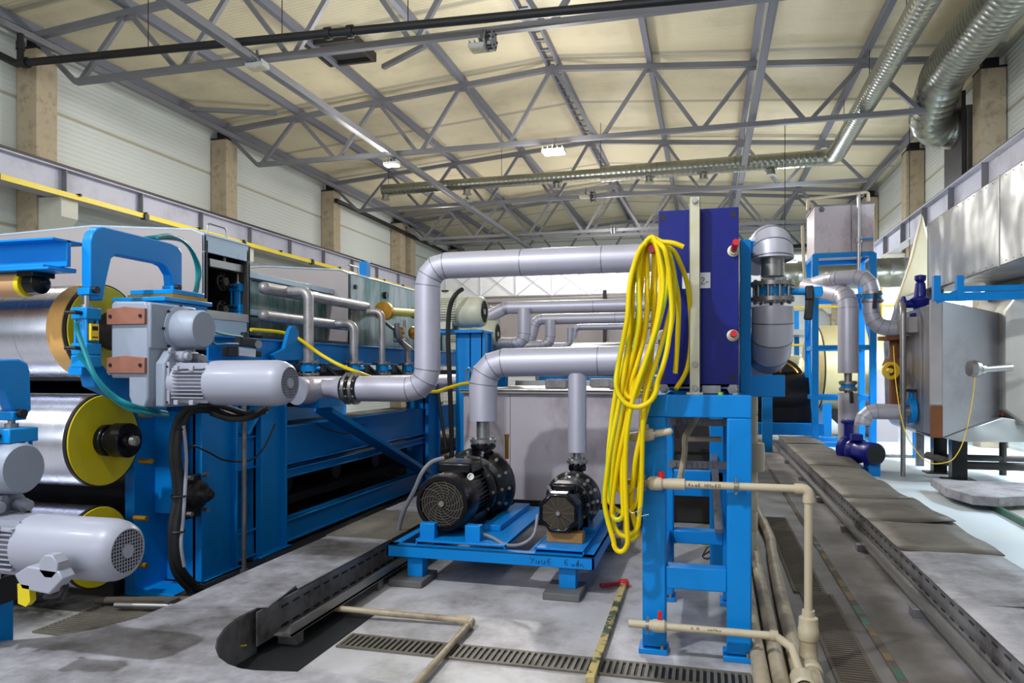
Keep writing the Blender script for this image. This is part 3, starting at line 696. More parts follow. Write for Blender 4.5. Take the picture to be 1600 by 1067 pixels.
# pneumatic cylinders
def cylinder(px, y0, ytop, ybot, x, lab, w=.1, ylab=True):
    c = PX(px, ytop, x); zb = PX(px, ybot, x).z; zt = c.z; cx, cy = c.x, c.y
    t = thing('pneumatic_cylinder', lab, 'cylinder', (cx, cy, zb), group='blue pneumatic cylinders')
    b = MB(); b.cyl((cx, cy, zb+.04), (cx, cy, zt-.03), w*.46, seg=28); 
    for sx in (-1, 1):
        for sy in (-1, 1): b.cyl((cx+sx*w*.46, cy+sy*w*.46, zb+.04), (cx+sx*w*.46, cy+sy*w*.46, zt-.02), .009)
    b.build('barrel', 'blue_cap', t)
    for z in (zt-.07, zb+.01):
        b = MB(); b.box(cx-w*.66, cx+w*.66, cy-w*.66, cy+w*.66, z, z+.07); b.build('end_cap', 'blue_cap', t, bevel=.006)
    b = MB(); zz = PX(px, y0, x).z; b.cyl((cx, cy, zt), (cx, cy, zz), .016); b.cyl((cx, cy, zt), (cx, cy, zt+.02), .03); b.build('piston_rod', 'steel', t)
    b = MB(); b.box(cx-.06, cx+.06, cy-.06, cy+.06, zb-.07, zb+.01); b.build('foot_clevis', 'blue_cap', t, bevel=.01)
    b = MB()
    for z in (zt-.035, zb+.05): b.cyl((cx+.02, cy-w*.66, z), (cx+.02, cy-w*.66-.05, z), .012); b.cyl((cx+.02, cy-w*.66-.04, z), (cx-.04, cy-w*.66-.06, z), .011)
    b.each('air_fitting', 'darksteel', t)
    if ylab:
        b = MB(); b.box(cx+.02, cx+.024+w*.46, cy-.03, cy+.03, (zt+zb)/2-.05, (zt+zb)/2+.05)
        o = b.build('warning_label', 'orange', t); o['label'] = 'small yellow label'
        b = MB(); b.box(cx+w*.46+.024, cx+w*.46+.0255, cy-.022, cy+.022, (zt+zb)/2+.01, (zt+zb)/2+.035); b.box(cx+w*.46+.024, cx+w*.46+.0255, cy-.022, cy+.022, (zt+zb)/2-.035, (zt+zb)/2-.028); b.build('label_print', 'ink', o)
    return t
cylinder(135, 462, 481, 557, -3.66, 'blue pneumatic cylinder with yellow label standing before the uppermost roller', .088)
cylinder(18, 654, 668, 742, -3.3, 'blue pneumatic cylinder under the bracket at the left edge', .12, False)
b = MB(); b.prism([PX(*p, -3.74) for p in ((106, 572), (142, 571), (150, 584), (232, 588), (243, 640), (226, 648), (190, 632), (128, 604), (124, 587), (106, 587))], (.1, 0, 0)); pz = b
# ---- nip beam and brown roll (run along x)
t = thing('nip_beam', 'blue cross beam at top left carrying the brown roll', 'beam', (-5.2, 3.66, 2.2))
zt_, zb_ = 2.385, 2.225
b = MB(); b.box(-7.4, -3.73, 3.6, 3.63, zb_, zt_); b.box(-7.4, -3.73, 3.5, 3.75, zt_-.015, zt_); b.box(-7.4, -3.78, 3.48, 3.72, zb_-.02, zb_); b.build('beam_web', 'blue', t, bevel=.003)
b = MB(); b.box(-4.2, -3.72, 3.46, 3.66, zb_-.035, zb_-.02); b.build('mounting_plate', 'blue', t, bevel=.003)
t = thing('brown_nip_roll', 'slim brown roll with yellow ring and black bearing hung under the blue cross beam', 'roll', (-5.2, 3.58, 2.05))
b = MB(); b.lathe([(0, 0), (.072, 0), (.075, .01), (.075, 3.2), (0, 3.2)], (-4.02, 3.58, 2.12), (-1, 0, 0), 36); b.build('roll_body', 'brownroll', t)
b = MB(); b.lathe([(0, -.02), (.074, -.02), (.076, .012), (0, .012)], (-4.02, 3.58, 2.12), (-1, 0, 0), 36); b.build('roll_ring', 'yellow', t)
b = MB(); b.lathe([(.05, 0), (.075, .03), (.07, .10), (.04, .115), (.02, .12), (.02, .15), (0, .15)], (-4.0, 3.58, 2.13), (1, 0, 0), 28); b.box(-4.0, -3.88, 3.5, 3.66, 2.16, 2.205); b.build('bearing', 'black', t, bevel=.004)

# ---- blue machine frame
t = thing('machine_frame', 'tall blue welded steel side frame of the long roller machine', 'frame', (-3.8, 7, 0))
pz.build('cylinder_bracket', 'blue', t, bevel=.006)
def post(y0, y1, x0, x1, z1, z0=0):
    b = MB(); b.box(x0, x1, y0, y0+.025, z0, z1); b.box(x0, x1, y1-.025, y1, z0, z1); b.box(x1-.08, x1-.05, y0, y1, z0, z1); b.box(x0-.04, x1+.05, y0-.04, y1+.04, z0, z0+.03)
    return b.build('frame_post', 'blue', t, bevel=.004)
post(4.68, 5.12, -4.0, -3.62, 1.42)
post(5.45, 5.85, -3.95, -3.63, 1.62)
post(9.3, 9.75, -3.95, -3.63, 1.62)
post(13.0, 13.4, -3.95, -3.63, 1.62)
def rail(y0, y1, z0, z1, x=-3.7, fl=.1):
    b = MB(); b.box(x-.02, x, y0, y1, z0, z1); b.box(x-fl, x+.03, y0, y1, z1-.015, z1); b.box(x-fl, x+.03, y0, y1, z0, z0+.015)
    return b.build('frame_beam', 'blue', t, bevel=.003)
rail(5.1, 5.46, .78, 1.05); rail(5.1, 5.46, .04, .27)
rail(5.84, 9.32, .74, 1.09); rail(5.84, 9.32, .62, .70); rail(5.84, 9.32, .04, .24)
rail(9.74, 13.0, .74, 1.09); rail(9.74, 13.0, .04, .24)
rail(5.1, 13.4, 1.66, 1.88, -3.88, .2)
b = MB(); b.bar((-3.64, 5.2, 1.08), (-3.64, 5.46, 1.34), .03, .12, (1, 0, 0)); b.build('gusset', 'blue', t, bevel=.003)
b = MB(); b.bar(PX(505, 640, -3.5), PX(660, 728, -3.6)+V((0, .1, -.1)), .05, .19, (1, 0, 0)); b.build('diagonal_brace', 'blue', t, bevel=.004)
b = MB(); p = PX(497, 626, -3.45); b.box(p.x-.12, p.x+.1, p.y-.15, p.y+.25, p.z-.06, p.z+.04); b.build('pipe_saddle', 'blue', t, bevel=.004)
# wing towards the camera, roller side
b = MB(); b.box(-4.0, -3.92, 4.35, 4.7, .0, 1.45); b.box(-4.02, -3.7, 4.55, 4.6, .55, 1.3); b.box(-4.0, -3.6, 4.36, 4.7, 0, .03); b.build('roller_cheek', 'blue', t, bevel=.004)
b = MB(); b.box(-4.0, -3.62, 4.1, 4.7, 1.42, 1.55); b.box(-3.98, -3.62, 4.5, 5.4, 1.40, 1.66); b.build('top_plate', 'blue', t, bevel=.006)
# blue stack behind gearbox (bracket pivot block)
p = PX(252, 470, -3.72)
b = MB(); b.box(-3.9, -3.5, p.y-.22, p.y+.2, 1.88, 2.06); b.box(-3.95, -3.48, p.y-.25, p.y+.24, 2.06, 2.09); b.box(-3.85, -3.5, p.y-.15, p.y+.18, 2.115, 2.15); b.build('pivot_block', 'blue_cap', t, bevel=.006)
b = MB(); b.box(-3.86, -3.49, p.y-.16, p.y+.19, 2.09, 2.115); b.build('pivot_shim', 'brass', t)
# floor strip and far side frame added so the machine interior reads dark
b = MB(); b.box(-7.4, -4.05, 4.3, 4.4, 0, .1); tag(b.build('shade_strip', 'grimeshade'), 'dark strip added on the floor as shade under the lowest polished roller', 'sill')
b = MB(); b.box(-7.4, -7.3, 3.0, 14, 0, 1.9); tag(b.build('far_side_frame', 'blue'), 'far blue side wall of the roller machine, behind the inner rollers', 'frame')
b = MB()
for y in (9.3,): pass
# bearings in the frame
for (px, py, l) in ((312, 770, 'black flange bearing bolted to the first blue post'),):
    c = PX(px, py, -3.6); bt = thing('flange_bearing', l, 'bearing', c)
    b = MB(); b.box(-3.68, -3.6, c.y-.16, c.y+.02, c.z-.17, c.z+.14); b.lathe([(.1, 0), (.1, .05), (.07, .06), (.05, .12), (.03, .12), (.03, .15), (0, .15)], (-3.6, c.y-.05, c.z), (1, 0, 0), 24); b.build('bearing_housing', 'darksteel', bt, bevel=.008)
    b = MB()
    for dy in (-.13, .04):
        for dz in (-.13, .13): b.cyl((-3.6, c.y+dy, c.z+dz), (-3.56, c.y+dy, c.z+dz), .018, seg=6)
    b.each('bolt', 'steel', bt)
# dark rollers and belts added to fill the shaded machine interior
for i, (y, z, r) in enumerate(((4.95, .62, .2), (6.4, .5, .1), (7.4, .5, .1), (8.4, .5, .1), (10.4, .5, .1), (6.6, 1.35, .12))):
    b = MB(); b.cyl((-3.98, y, z), (-7.25, y, z), r, seg=28); o = b.build('filler_roller', 'darksteel')
    tag(o, 'dark filler roller added deep in the blue machine frame', 'roller', 'dark inner rollers of the machine')
b = MB(); b.box(-7.2, -4.05, 5.2, 13.5, .26, .34); b.box(-7.2, -4.05, 5.2, 13.5, .66, .7); b.box(-7.2, -4.1, 5.6, 13.5, 1.5, 1.6); tag(b.build('filler_belt', 'grimeshade'), 'dark filler belts added inside the blue machine frame so it reads shaded', 'belt')
# ---- housings
def housing(y0, y1, lab, openw, extra=None):
    t = thing('dryer_housing', lab, 'housing', (-6, y0, 1.9), group='pale dryer housings on the machine')
    xf = -4.1; zt = 2.74
    prof = [(xf, zt), (-4.22, 2.79), (-5.25, 2.87), (-6.6, 2.83), (-9.0, 2.76), (-9.0, 1.9), (xf, 1.9)]
    b = MB(); b.prism([(x, y0, z) for x, z in prof], (0, .03, 0)); b.prism([(x, y1-.03, z) for x, z in prof], (0, .03, 0)); b.each('end_wall', 'housing', t, bevel=.004)
    b = MB()
    for (xa, za), (xb, zb) in zip(prof[:4], prof[1:5]): b.bar(((xa), (y0+y1)/2, za), (xb, (y0+y1)/2, zb), y1-y0, .02, (0, 0, 1))
    b.build('top_cover', 'housingblue', t)
    b = MB(); 
    if openw:
        b.box(xf-.02, xf, y0, y1, 2.60, zt); b.box(xf-.02, xf, y0, y1, 1.9, 2.04); b.box(xf-.02, xf, y0, y0+.03, 2.0, 2.6); b.box(xf-.02, xf, y1-.03, y1, 2.0, 2.6)
        b.build('front_frame', 'housingblue', t, bevel=.004)
        d = MB(); d.box(-4.9, -4.86, y0+.03, y1-.03, 1.95, 2.7); d.box(-4.9, -4.1, y1-.05, y1-.03, 1.95, 2.7); d.box(-4.9, -4.1, y0+.03, y0+.05, 1.95, 2.7); d.build('inner_lining', 'grimeshade', t)
    else:
        b.box(xf-.02, xf, y0, y1, 1.9, zt); b.build('front_panel', 'stain', t, bevel=.004)
        b = MB(); b.bolts((xf, y0+.15, 2.6), (1, 0, 0), .0, 1, .03, .02); b.bolts((xf, y0+1.0, 2.58), (1, 0, 0), .0, 1, .05, .03); b.each('bolt', 'darksteel', t)
    for yy in ([y0+.12, y1-.4] if y1-y0 > 1 else [y0+.15]):
        h = MB(); h.tube(fillet([(-4.18, yy, zt+.03), (-4.18, yy, zt+.13), (-4.18, yy+.26, zt+.13), (-4.18, yy+.26, zt+.03)], .03, 3), .008, 8); h.build('lifting_handle', 'steel', t)
    return t
h1 = housing(5.33, 5.98, 'pale housing nearest the camera with an open front showing rollers', True)
# gears inside opening
for i, (px, py, l) in enumerate(((345, 440, 'upper dark spoked pulley inside the open housing'), (345, 484, 'lower dark spoked pulley inside the open housing'))):
    c = PX(px, py, -4.25); t = thing('drive_pulley', l, 'pulley', c)
    b = MB(); b.lathe([(.0, -.02), (.085, -.02), (.085, .02), (.072, .03), (.07, .0), (.045, .0), (.04, .04), (0, .04)], c, (1, 0, 0), 32); b.build('pulley_rim', 'darksteel', t)
    b = MB(); b.lathe([(.035, .04), (.035, .06), (.015, .062), (0, .05)], c, (1, 0, 0), 20); b.bolts(c + V((.03, 0, 0)), (1, 0, 0), .055, 8, .006, .012); b.build('pulley_hub', 'soil', t)
c = PX(372, 466, -4.2)
cylinder(372, 428, 444, 490, -4.2, 'small blue pneumatic cylinder inside the open housing', .09, False)
b = MB(); p = PX(322, 410, -4.18); q = PX(377, 421, -4.18); b.bar(p, q, .08, .07); b.bolts((p+q)/2 + V((0, 0, .03)), (0, 0, 1), .0, 1, .015, .05); tag(b.build('clamp_bar', 'steel', bevel=.003), 'grey clamp bar across the top of the open housing', 'bar')
b = MB(); b.box(-4.16, -4.09, 5.36, 5.95, 2.04, 2.11); tag(b.build('sill_profile', 'steel'), 'grooved steel sill along the bottom of the open housing', 'sill')
housing(7.94, 11.05, 'second pale housing along the machine with green-stained front panel', False)
housing(11.9, 14.5, 'farthest pale housing on the machine, partly behind the silver pipe', False)
# stained trough between the housings
t = thing('stained_trough', 'green-stained stainless trough between the first and second housing', 'trough', (-4.6, 7, 1.9))
b = MB(); b.box(-4.42, -4.4, 6.0, 7.93, 1.95, 2.58); b.build('trough_wall', 'stain', t)
b = MB(); b.box(-4.4, -4.3, 6.0, 7.93, 2.5, 2.56); b.box(-4.42, -4.34, 6.0, 7.93, 2.14, 2.2); b.build('trough_lip', 'housingblue', t, bevel=.004)
b = MB(); b.box(-8.9, -4.42, 6.0, 7.93, 1.95, 2.4); b.build('trough_body', 'housing', t)
b = MB(); b.box(-4.2, -4.1, 6.2, 7.9, 1.88, 1.93); b.build('dark_gap', 'grimeshade', t)
b = MB(); b.box(-9, -4.1, 11.1, 11.85, 1.9, 2.5); tag(b.build('link_box', 'stain'), 'dark stained box between the second and third housing', 'box')
# blue small post on housing 2
b = MB(); p = PX(569, 440, -4.3); b.box(-4.34, -4.24, p.y-.06, p.y+.06, 2.6, 3.0); tag(b.build('guide_post', 'blue', bevel=.004), 'short blue guide post rising from the second housing', 'post')
# rear low rails on the machine (beyond)
# ---- burner line: yellow gas pipe on housing 2
t = thing('gas_pipe', 'short yellow gas pipe with flange on the second housing', 'pipe', (-3.9, 9.4, 2.1))
p = PX(600, 486, -3.9); q = PX(646, 489, -3.9)
b = MB(); b.cyl(p, q, .055); b.build('gas_tube', 'yellow', t)
b = MB(); d = (q-p).normalized(); b.lathe([(0, -.03), (.12, -.03), (.12, .03), (0, .03)], p, d, 24); b.bolts(p+d*.03, d, .09, 8, .012, .03); b.lathe([(0, 0), (.075, 0), (.075, .08), (0, .08)], q, d, 20); b.each('gas_flange', 'brass', t)
# horizontal silver pipes along the trough + drops
XD = -3.76
def drop(label, y, ztop, xs, r, seg=20, y_from=None, y_to=None):
    t = thing('coolant_pipe', label, 'pipe', (-3.6, y, 1.5), group='grey coolant pipes on the machine side')
    if y_from is not None:
        b = MB(); b.tube([(xs, y_from, ztop), (xs, y_to, ztop)], r, seg); b.sphere((xs, y_from, ztop), r*.99); b.sphere((xs, y_to, ztop), r*.99); b.build('header', 'pipesteel', t)
    b = MB(); b.tube(fillet([(xs, y, ztop), (XD, y, ztop), (XD, y, 1.68)], .085, 6), r*.85, seg); b.build('drop_pipe', 'pipesteel', t)
    v = MB(); flange(v, (XD, y, 1.68), (0, 0, 1), .105, .010, 6, .009); flange(v, (XD, y, 1.56), (0, 0, 1), .105, .010, 6, .009); v.build('flange', 'steel', t)
    v = MB(); v.cyl((XD, y, 1.585), (XD, y, 1.66), .075); v.cyl((XD, y, 1.62), (XD+.15, y+.05, 1.62), .022); v.build('valve_body', 'blue_cap', t)
    v = MB(); v.bar((XD+.15, y+.05, 1.64), (XD+.18, y+.28, 1.52), .03, .025); v.cyl((XD+.13, y+.05, 1.58), (XD+.13, y+.05, 1.66), .035); v.build('valve_lever', 'rubber', t)
    return t
def y_at(px, x=-3.76): return PX(px, 570, x).y
drop('upper grey coolant header with drop pipe and blue valve, left of the others', y_at(482), 2.37, -4.02, .058, y_from=6.08, y_to=8.2)
drop('lower grey coolant header whose drop pipe is second from left', y_at(553), 2.11, -4.02, .056, y_from=6.08, y_to=7.85)
drop('grey drop pipe beside the yellow gas pipe flange', y_at(597), 2.30, -3.95, .045)
drop('dark grey drop pipe under the yellow gas pipe, next to the big silver riser', y_at(637), 2.0, -3.95, .05)
b = MB(); b.tube(spline([PX(598, 500, -3.8), PX(612, 512, -3.75), PX(630, 520, -3.75), PX(632, 500, -3.75)]), .02, 10)
b.tube(spline([PX(620, 505, -3.7), PX(624, 530, -3.7), PX(640, 545, -3.7)]), .035, 10); tag(b.build('small_bore_pipe', 'steel'), 'small bent steel pipes below the yellow gas pipe', 'pipe')
for px, py in ((645, 520), (622, 520)):
    c = PX(px, py, -3.75); b = MB(); b.lathe([(0, -.04), (.06, -.04), (.09, 0), (.06, .04), (0, .04)], c, (1, 0, 0), 16); b.bolts(c, (1, 0, 0), .07, 6, .012, .06)
    tag(b.build('gas_valve', 'brass'), 'brass-coloured gas valve %s' % ('right of the bent steel pipes' if px > 630 else 'among the bent steel pipes'), 'valve')
# ---- manifold along the machine
t = thing('coolant_manifold', 'grey insulated manifold with slanted end cap behind the fan of the upper gearmotor', 'pipe', (-3.45, 7, 1.3))
b = MB(); b.cyl((-3.45, 5.72, 1.42), (-3.45, 10.5, 1.42), .122, seg=32); b.build('manifold_cladding', 'silver', t)
b = MB(); b.lathe([(0, 0), (.125, 0), (.125, .03), (0, .03)], (-3.45, 5.70, 1.42), (.25, 1, 0), 32); b.build('end_cap', 'silver', t)
b = MB()
for px in (482, 553, 597, 637): b.tube(fillet([(-3.5, y_at(px)-0, 1.43), (-3.76, y_at(px), 1.45), (-3.76, y_at(px), 1.56)], .05, 3), .05, 12)
b.each('branch_stub', 'silver', t)
# ---- lifting lug on the main beam
c = PX(455, 545, -3.84)
b = MB(); b.prism([(-3.85, c.y-.35, 1.74), (-3.85, c.y-.16, 1.8), (-3.85, c.y-.08, 1.97), (-3.85, c.y-.03, 2.02), (-3.85, c.y+.03, 2.02), (-3.85, c.y+.08, 1.97), (-3.85, c.y+.14, 1.8), (-3.85, c.y+.2, 1.7), (-3.85, c.y-.3, 1.68)], (.04, 0, 0))
tag(b.build('lifting_lug', 'blue', bevel=.004), 'blue lifting lug on the main beam with the yellow hose passing it', 'bracket')
# ---- pneumatic valve block
t = thing('air_valve_block', 'small black and white air valve block on the blue beam, right of the upper gearbox', 'valve', (-3.75, 5.6, 1.7))
c = PX(395, 543, -3.72)
b = MB(); p = PX(356, 549, -3.72); q = PX(375, 549, -3.72); b.bar(PX(352, 549, -3.75), PX(368, 549, -3.75), .06, .08); b.build('coil', 'rubber', t, bevel=.004)
b = MB(); b.bar(PX(369, 549, -3.75), PX(395, 552, -3.75), .06, .07); b.build('valve_body', 'white', t, bevel=.004)
b = MB(); b.bar(PX(395, 552, -3.75), PX(405, 553, -3.75), .05, .05); b.bar(PX(372, 533, -3.75), PX(398, 536, -3.75), .07, .07); b.cyl(PX(382, 530, -3.75), PX(382, 519, -3.75), .03); b.build('regulator', 'rubber', t, bevel=.004)
b = MB(); b.cyl(PX(398, 538, -3.75), PX(404, 538, -3.70), .035); b.build('gauge', 'steel', t)
# ---- teal air hoses
def hose(name, label, cat, pts, r, m='teal', n=8, group=None, seg=8):
    b = MB(); b.tube(spline(pts, n), r, seg); return tag(b.build(name, m), label, cat, group)
hose('air_hose', 'teal air hose looping over the large blue bracket and down beside the open housing', 'hose', [PX(228, 373, -3.85), PX(262, 371, -3.9), PX(288, 377, -3.95), PX(303, 398, -3.98), PX(309, 425, -3.98), PX(306, 455, -3.95), PX(294, 480, -3.9)], .02)
hose('air_hose', 'second teal air hose beside the first, on the inner side of the loop', 'hose', [PX(245, 370, -3.8), PX(266, 368, -3.86), PX(291, 381, -3.92), PX(307, 405, -3.94), PX(312, 430, -3.94), PX(302, 462, -3.9), PX(297, 482, -3.86)], .014)
hose('air_hose', 'teal air hose curving from the labelled cylinder under the upper gearbox', 'hose', [PX(119, 503, -3.5), PX(122, 520, -3.5), PX(133, 550, -3.46), PX(150, 590, -3.4), PX(180, 620, -3.35), PX(215, 636, -3.3), PX(260, 645, -3.5)], .014)
hose('air_hose', 'lower teal air hose from the cylinder foot under the upper gearbox', 'hose', [PX(122, 552, -3.5), PX(140, 575, -3.46), PX(160, 605, -3.4), PX(190, 632, -3.35), PX(225, 645, -3.3), PX(262, 650, -3.5)], .014)
hose('air_hose', 'thin teal air hose from the upper gearbox to the air valve block', 'hose', [PX(306, 502, -3.7), PX(318, 512, -3.7), PX(345, 521, -3.7), PX(378, 526, -3.72)], .011)
hose('air_hose', 'short thin teal air hose dropping onto the air valve block', 'hose', [PX(318, 512, -3.7), PX(330, 522, -3.7), PX(335, 537, -3.7), PX(352, 537, -3.7), PX(372, 537, -3.72)], .009)
# ---- black cables on the frame
t = thing('cable_bundle', 'thick black cable bundle hanging down the first blue post', 'cable', (-3.5, 4.9, 0))
b = MB(); b.tube(spline([PX(415, 640, -3.2), PX(370, 652, -3.4), PX(330, 640, -3.45), PX(298, 642, -3.5), PX(281, 668, -3.5), PX(276, 710, -3.5), PX(282, 770, -3.5), PX(274, 830, -3.5), PX(278, 880, -3.5), PX(300, 912, -3.5), PX(324, 926, -3.45)]), .032, 10)
b.tube(spline([PX(380, 645, -3.35), PX(335, 632, -3.4), PX(300, 632, -3.45), PX(276, 660, -3.52), PX(269, 710, -3.52), PX(275, 770, -3.52), PX(267, 830, -3.52), PX(272, 890, -3.52), PX(296, 922, -3.5)]), .022, 10); b.build('cable_sheath', 'rubber', t)
b = MB(); b.tube(spline([PX(287, 665, -3.46), PX(291, 720, -3.46), PX(287, 800, -3.46), PX(283, 850, -3.46), PX(288, 885, -3.46)]), .012, 8); o = b.build('grey_conduit', 'grey', t); o['label'] = 'thin light grey conduit'
b = MB()
for px, py in ((279, 775), (277, 830), (283, 670)): c = PX(px, py, -3.5); b.lathe([(.05, -.008), (.056, 0), (.05, .008)], c, (0, 0, 1), 14)
b.each('cable_tie', 'rubber', t)
hose('thin_cable', 'thin black cable swinging between the first two blue posts', 'cable', [PX(288, 720, -3.5), PX(300, 697, -3.5), PX(325, 706, -3.5), PX(352, 719, -3.5), PX(390, 719, -3.5), PX(412, 700, -3.5), PX(430, 662, -3.52)], .008, 'rubber')
hose('thin_cable', 'thin dark cable hanging across the diagonal blue brace', 'cable', [PX(495, 662, -3.5), PX(515, 672, -3.5), PX(545, 677, -3.45), PX(570, 662, -3.45)], .006, 'rubber')
b = MB(); p = PZ(348, 905, .02); b.cyl((-3.42, p.y+.1, .02), (-3.42, p.y+.1, 1.33), .018, seg=12); b.cyl((-3.42, p.y+.1, .02), (-3.42, p.y+.1, .08), .03); tag(b.build('vertical_conduit', 'tray'), 'slim grey vertical conduit between the first two blue posts', 'pipe')
hose('motor_cable', 'brownish cable looping under the fan cowl of the upper gearmotor', 'cable', [PX(420, 636, -3.0), PX(395, 652, -3.2), PX(360, 655, -3.35), PX(330, 646, -3.4)], .018, 'grimeshade')
# ================================================================== CENTRE: PIPES, PUMPS, TANK
def motor(name, lab, loc, rz, R, L, m, group, gm_='rubber', cat='motor'):
    t = thing(name, lab, cat, loc, rz, group)
    b = MB(); b.lathe([(0, -L), (R*.5, -L), (R*.8, -L*.96), (R*.86, -L*.9), (R*.86, -L*.4), (0, -L*.4)], (0, 0, 0), (1, 0, 0), 36)
    for k in range(36):
        q = 2*PI*k/36; b.bar((-L*.92, math.cos(q)*R*.9, math.sin(q)*R*.9), (-L*.42, math.cos(q)*R*.9, math.sin(q)*R*.9), .006, R*.14, (0, math.cos(q), math.sin(q)))
    b.build('finned_body', m, t, local=True)
    b = MB(); b.lathe([(R*.98, -L*.42), (R, -L*.40), (R, -R*.28), (R*.94, -R*.1), (R*.86, 0), (R*.72, 0), (R*.72, -.02)], (0, 0, 0), (1, 0, 0), 44); cw = b.build('fan_cowl', m, t, local=True)
    b = MB(); b.lathe([(0, -.012), (R*.74, -.012)], (0, 0, 0), (1, 0, 0), 32); b.build('fan_void', 'dark', cw, local=True)
    b = MB()
    for k in range(1, 6): b.lathe([(R*.14*k-.0015, 0), (R*.14*k+.0015, 0), (R*.14*k+.0015, .004), (R*.14*k-.0015, .004), (R*.14*k-.0015, 0)], (-.006, 0, 0), (1, 0, 0), 28)
    b.build('fan_grille', gm_, cw, local=True)
    b = MB(); b.cyl((-.01, 0, 0), (.008, 0, 0), R*.18); b.build('fan_boss', m, cw, local=True)
    b = MB(); b.box(-L*.85, -L*.5, -R*.4, R*.4, R*.85, R*1.35); b.build('terminal_box', m, t, local=True, bevel=.01)
    b = MB(); 
    for s in (-1, 1): b.box(-L*.9, -L*.5, s*R*.55-.03, s*R*.55+.03, -R*1.12, -R*.6)
    b.build('foot', m, t, local=True, bevel=.004)
    return t
m1 = motor('electric_motor', 'beige electric motor on the blue column, fan facing right', PY(757, 487, 8.35), 0, .185, .72, 'beige', 'beige motors behind the silver pipes')
b = MB()
for k in (-.10, .10): b.cyl((-.47, k*.6, .245), (-.47, k*.6, .26), .045)
b.build('cable_gland', 'rubber', m1, local=True)
m2 = dup(m1, PY(778, 522, 9.45), 'lower beige electric motor half hidden behind the first one')
# blue motor columns
t = thing('motor_column', 'blue steel column carrying the beige motor', 'column', (-2.7, 8.35, 0))
b = MB(); b.box(-2.86, -2.5, 8.2, 8.22, 0, 2.05); b.box(-2.86, -2.5, 8.48, 8.5, 0, 2.05); b.box(-2.69, -2.67, 8.2, 8.5, 0, 2.05); b.box(-2.55, -2.53, 8.2, 8.5, 0, 2.05); b.build('column_web', 'blue', t, bevel=.003)
b = MB(); b.box(-3.25, PY(752, 512, 8.1).x, 8.1, 8.6, 2.03, 2.065); b.build('top_plate', 'blue', t, bevel=.004)
t = thing('motor_column', 'blue steel column behind, under the second beige motor', 'column', (-2.75, 9.45, 0))
b = MB(); b.box(-2.9, -2.55, 9.3, 9.33, 0, 1.82); b.box(-2.74, -2.72, 9.3, 9.6, 0, 1.82); b.build('column_web', 'blue', t, bevel=.003)
b = MB(); b.box(-3.25, -2.35, 9.2, 9.75, 1.82, 1.85); b.build('top_plate', 'blue', t, bevel=.004)
hose('motor_cable', 'thick black cable dropping from the beige motor down the blue column', 'cable', [PY(722, 452, 8.1), PY(712, 460, 8.0), PY(703, 480, 8.0), PY(700, 520, 8.0), PY(702, 580, 8.0), PY(705, 660, 8.0), PY(706, 720, 8.0)], .028, 'rubber')
hose('motor_cable', 'thin black cable beside the blue motor column', 'cable', [PY(683, 600, 7.9), PY(688, 640, 7.9), PY(697, 700, 7.9)], .02, 'rubber')

# ---- silver pipe 1 (Y = 6.0)
Yp = 6.0
pA = PY(668, 416, Yp); pB = PY(668, 608, Yp); zt = PY(850, 415, Yp).z
zt = pA.z; zl = pB.z
t = clad('silver_process_pipe', 'large silver insulated pipe running high from the blue plate, then down and left', [(-.15, Yp, zt), (pA.x, Yp, zt), (pA.x, Yp, zl), (PY(563, 608, Yp).x, Yp, zl)], .113, .17, every=.9)
b = MB(); x = PY(556, 608, Yp).x
flange(b, (x, Yp, zl), (1, 0, 0), .142, .014, 10, .012); flange(b, (x-.07, Yp, zl), (1, 0, 0), .142, .014, 10, .012); b.build('pipe_flange', 'steel', t)
b = MB(); b.lathe([(.075, 0), (.08, .1), (.115, .22)], (x-.34, Yp, zl), (1, 0, 0), 28); b.cyl((-3.45, Yp, zl), (x-.3, Yp, zl), .08); b.build('reducer', 'silver', t)
# ---- silver pipe 2 (Y = 6.2) to pump 1, branch to pump 2
Yq = 6.2
q0 = PY(755, 575, Yq); zq = PY(850, 565, Yq).z
t = clad('silver_process_pipe', 'silver insulated pipe at mid height elbowing down onto the left black pump', [(-.05, Yq, zq+.02), (q0.x, Yq, zq-.01), (q0.x, Yq, PY(755, 657, Yq).z)], .124, .19, every=.9)
zs = PY(755, 657, Yq).z; zf = PY(755, 690, Yq).z
b = MB(); b.cyl((q0.x, Yq, zs), (q0.x, Yq, zf+.03), .058, seg=24); b.build('neck', 'steel', t)
b = MB(); flange(b, (q0.x, Yq, zf+.01), (0, 0, 1), .115, .016, 8, .012); b.build('neck_flange', 'steel', t)
q2 = PY(902, 650, Yq)
t = clad('silver_branch_pipe', 'vertical silver insulated pipe dropping to the right black pump', [(q2.x, Yq, zq-.1), (q2.x, Yq, PY(902, 706, Yq).z)], .078, every=5)
z2 = PY(902, 720, Yq).z
b = MB(); b.cyl((q2.x, Yq, PY(902, 706, Yq).z), (q2.x, Yq, z2), .035); flange(b, (q2.x, Yq, z2), (0, 0, 1), .09, .012, 8, .01); b.build('neck_flange', 'steel', t)

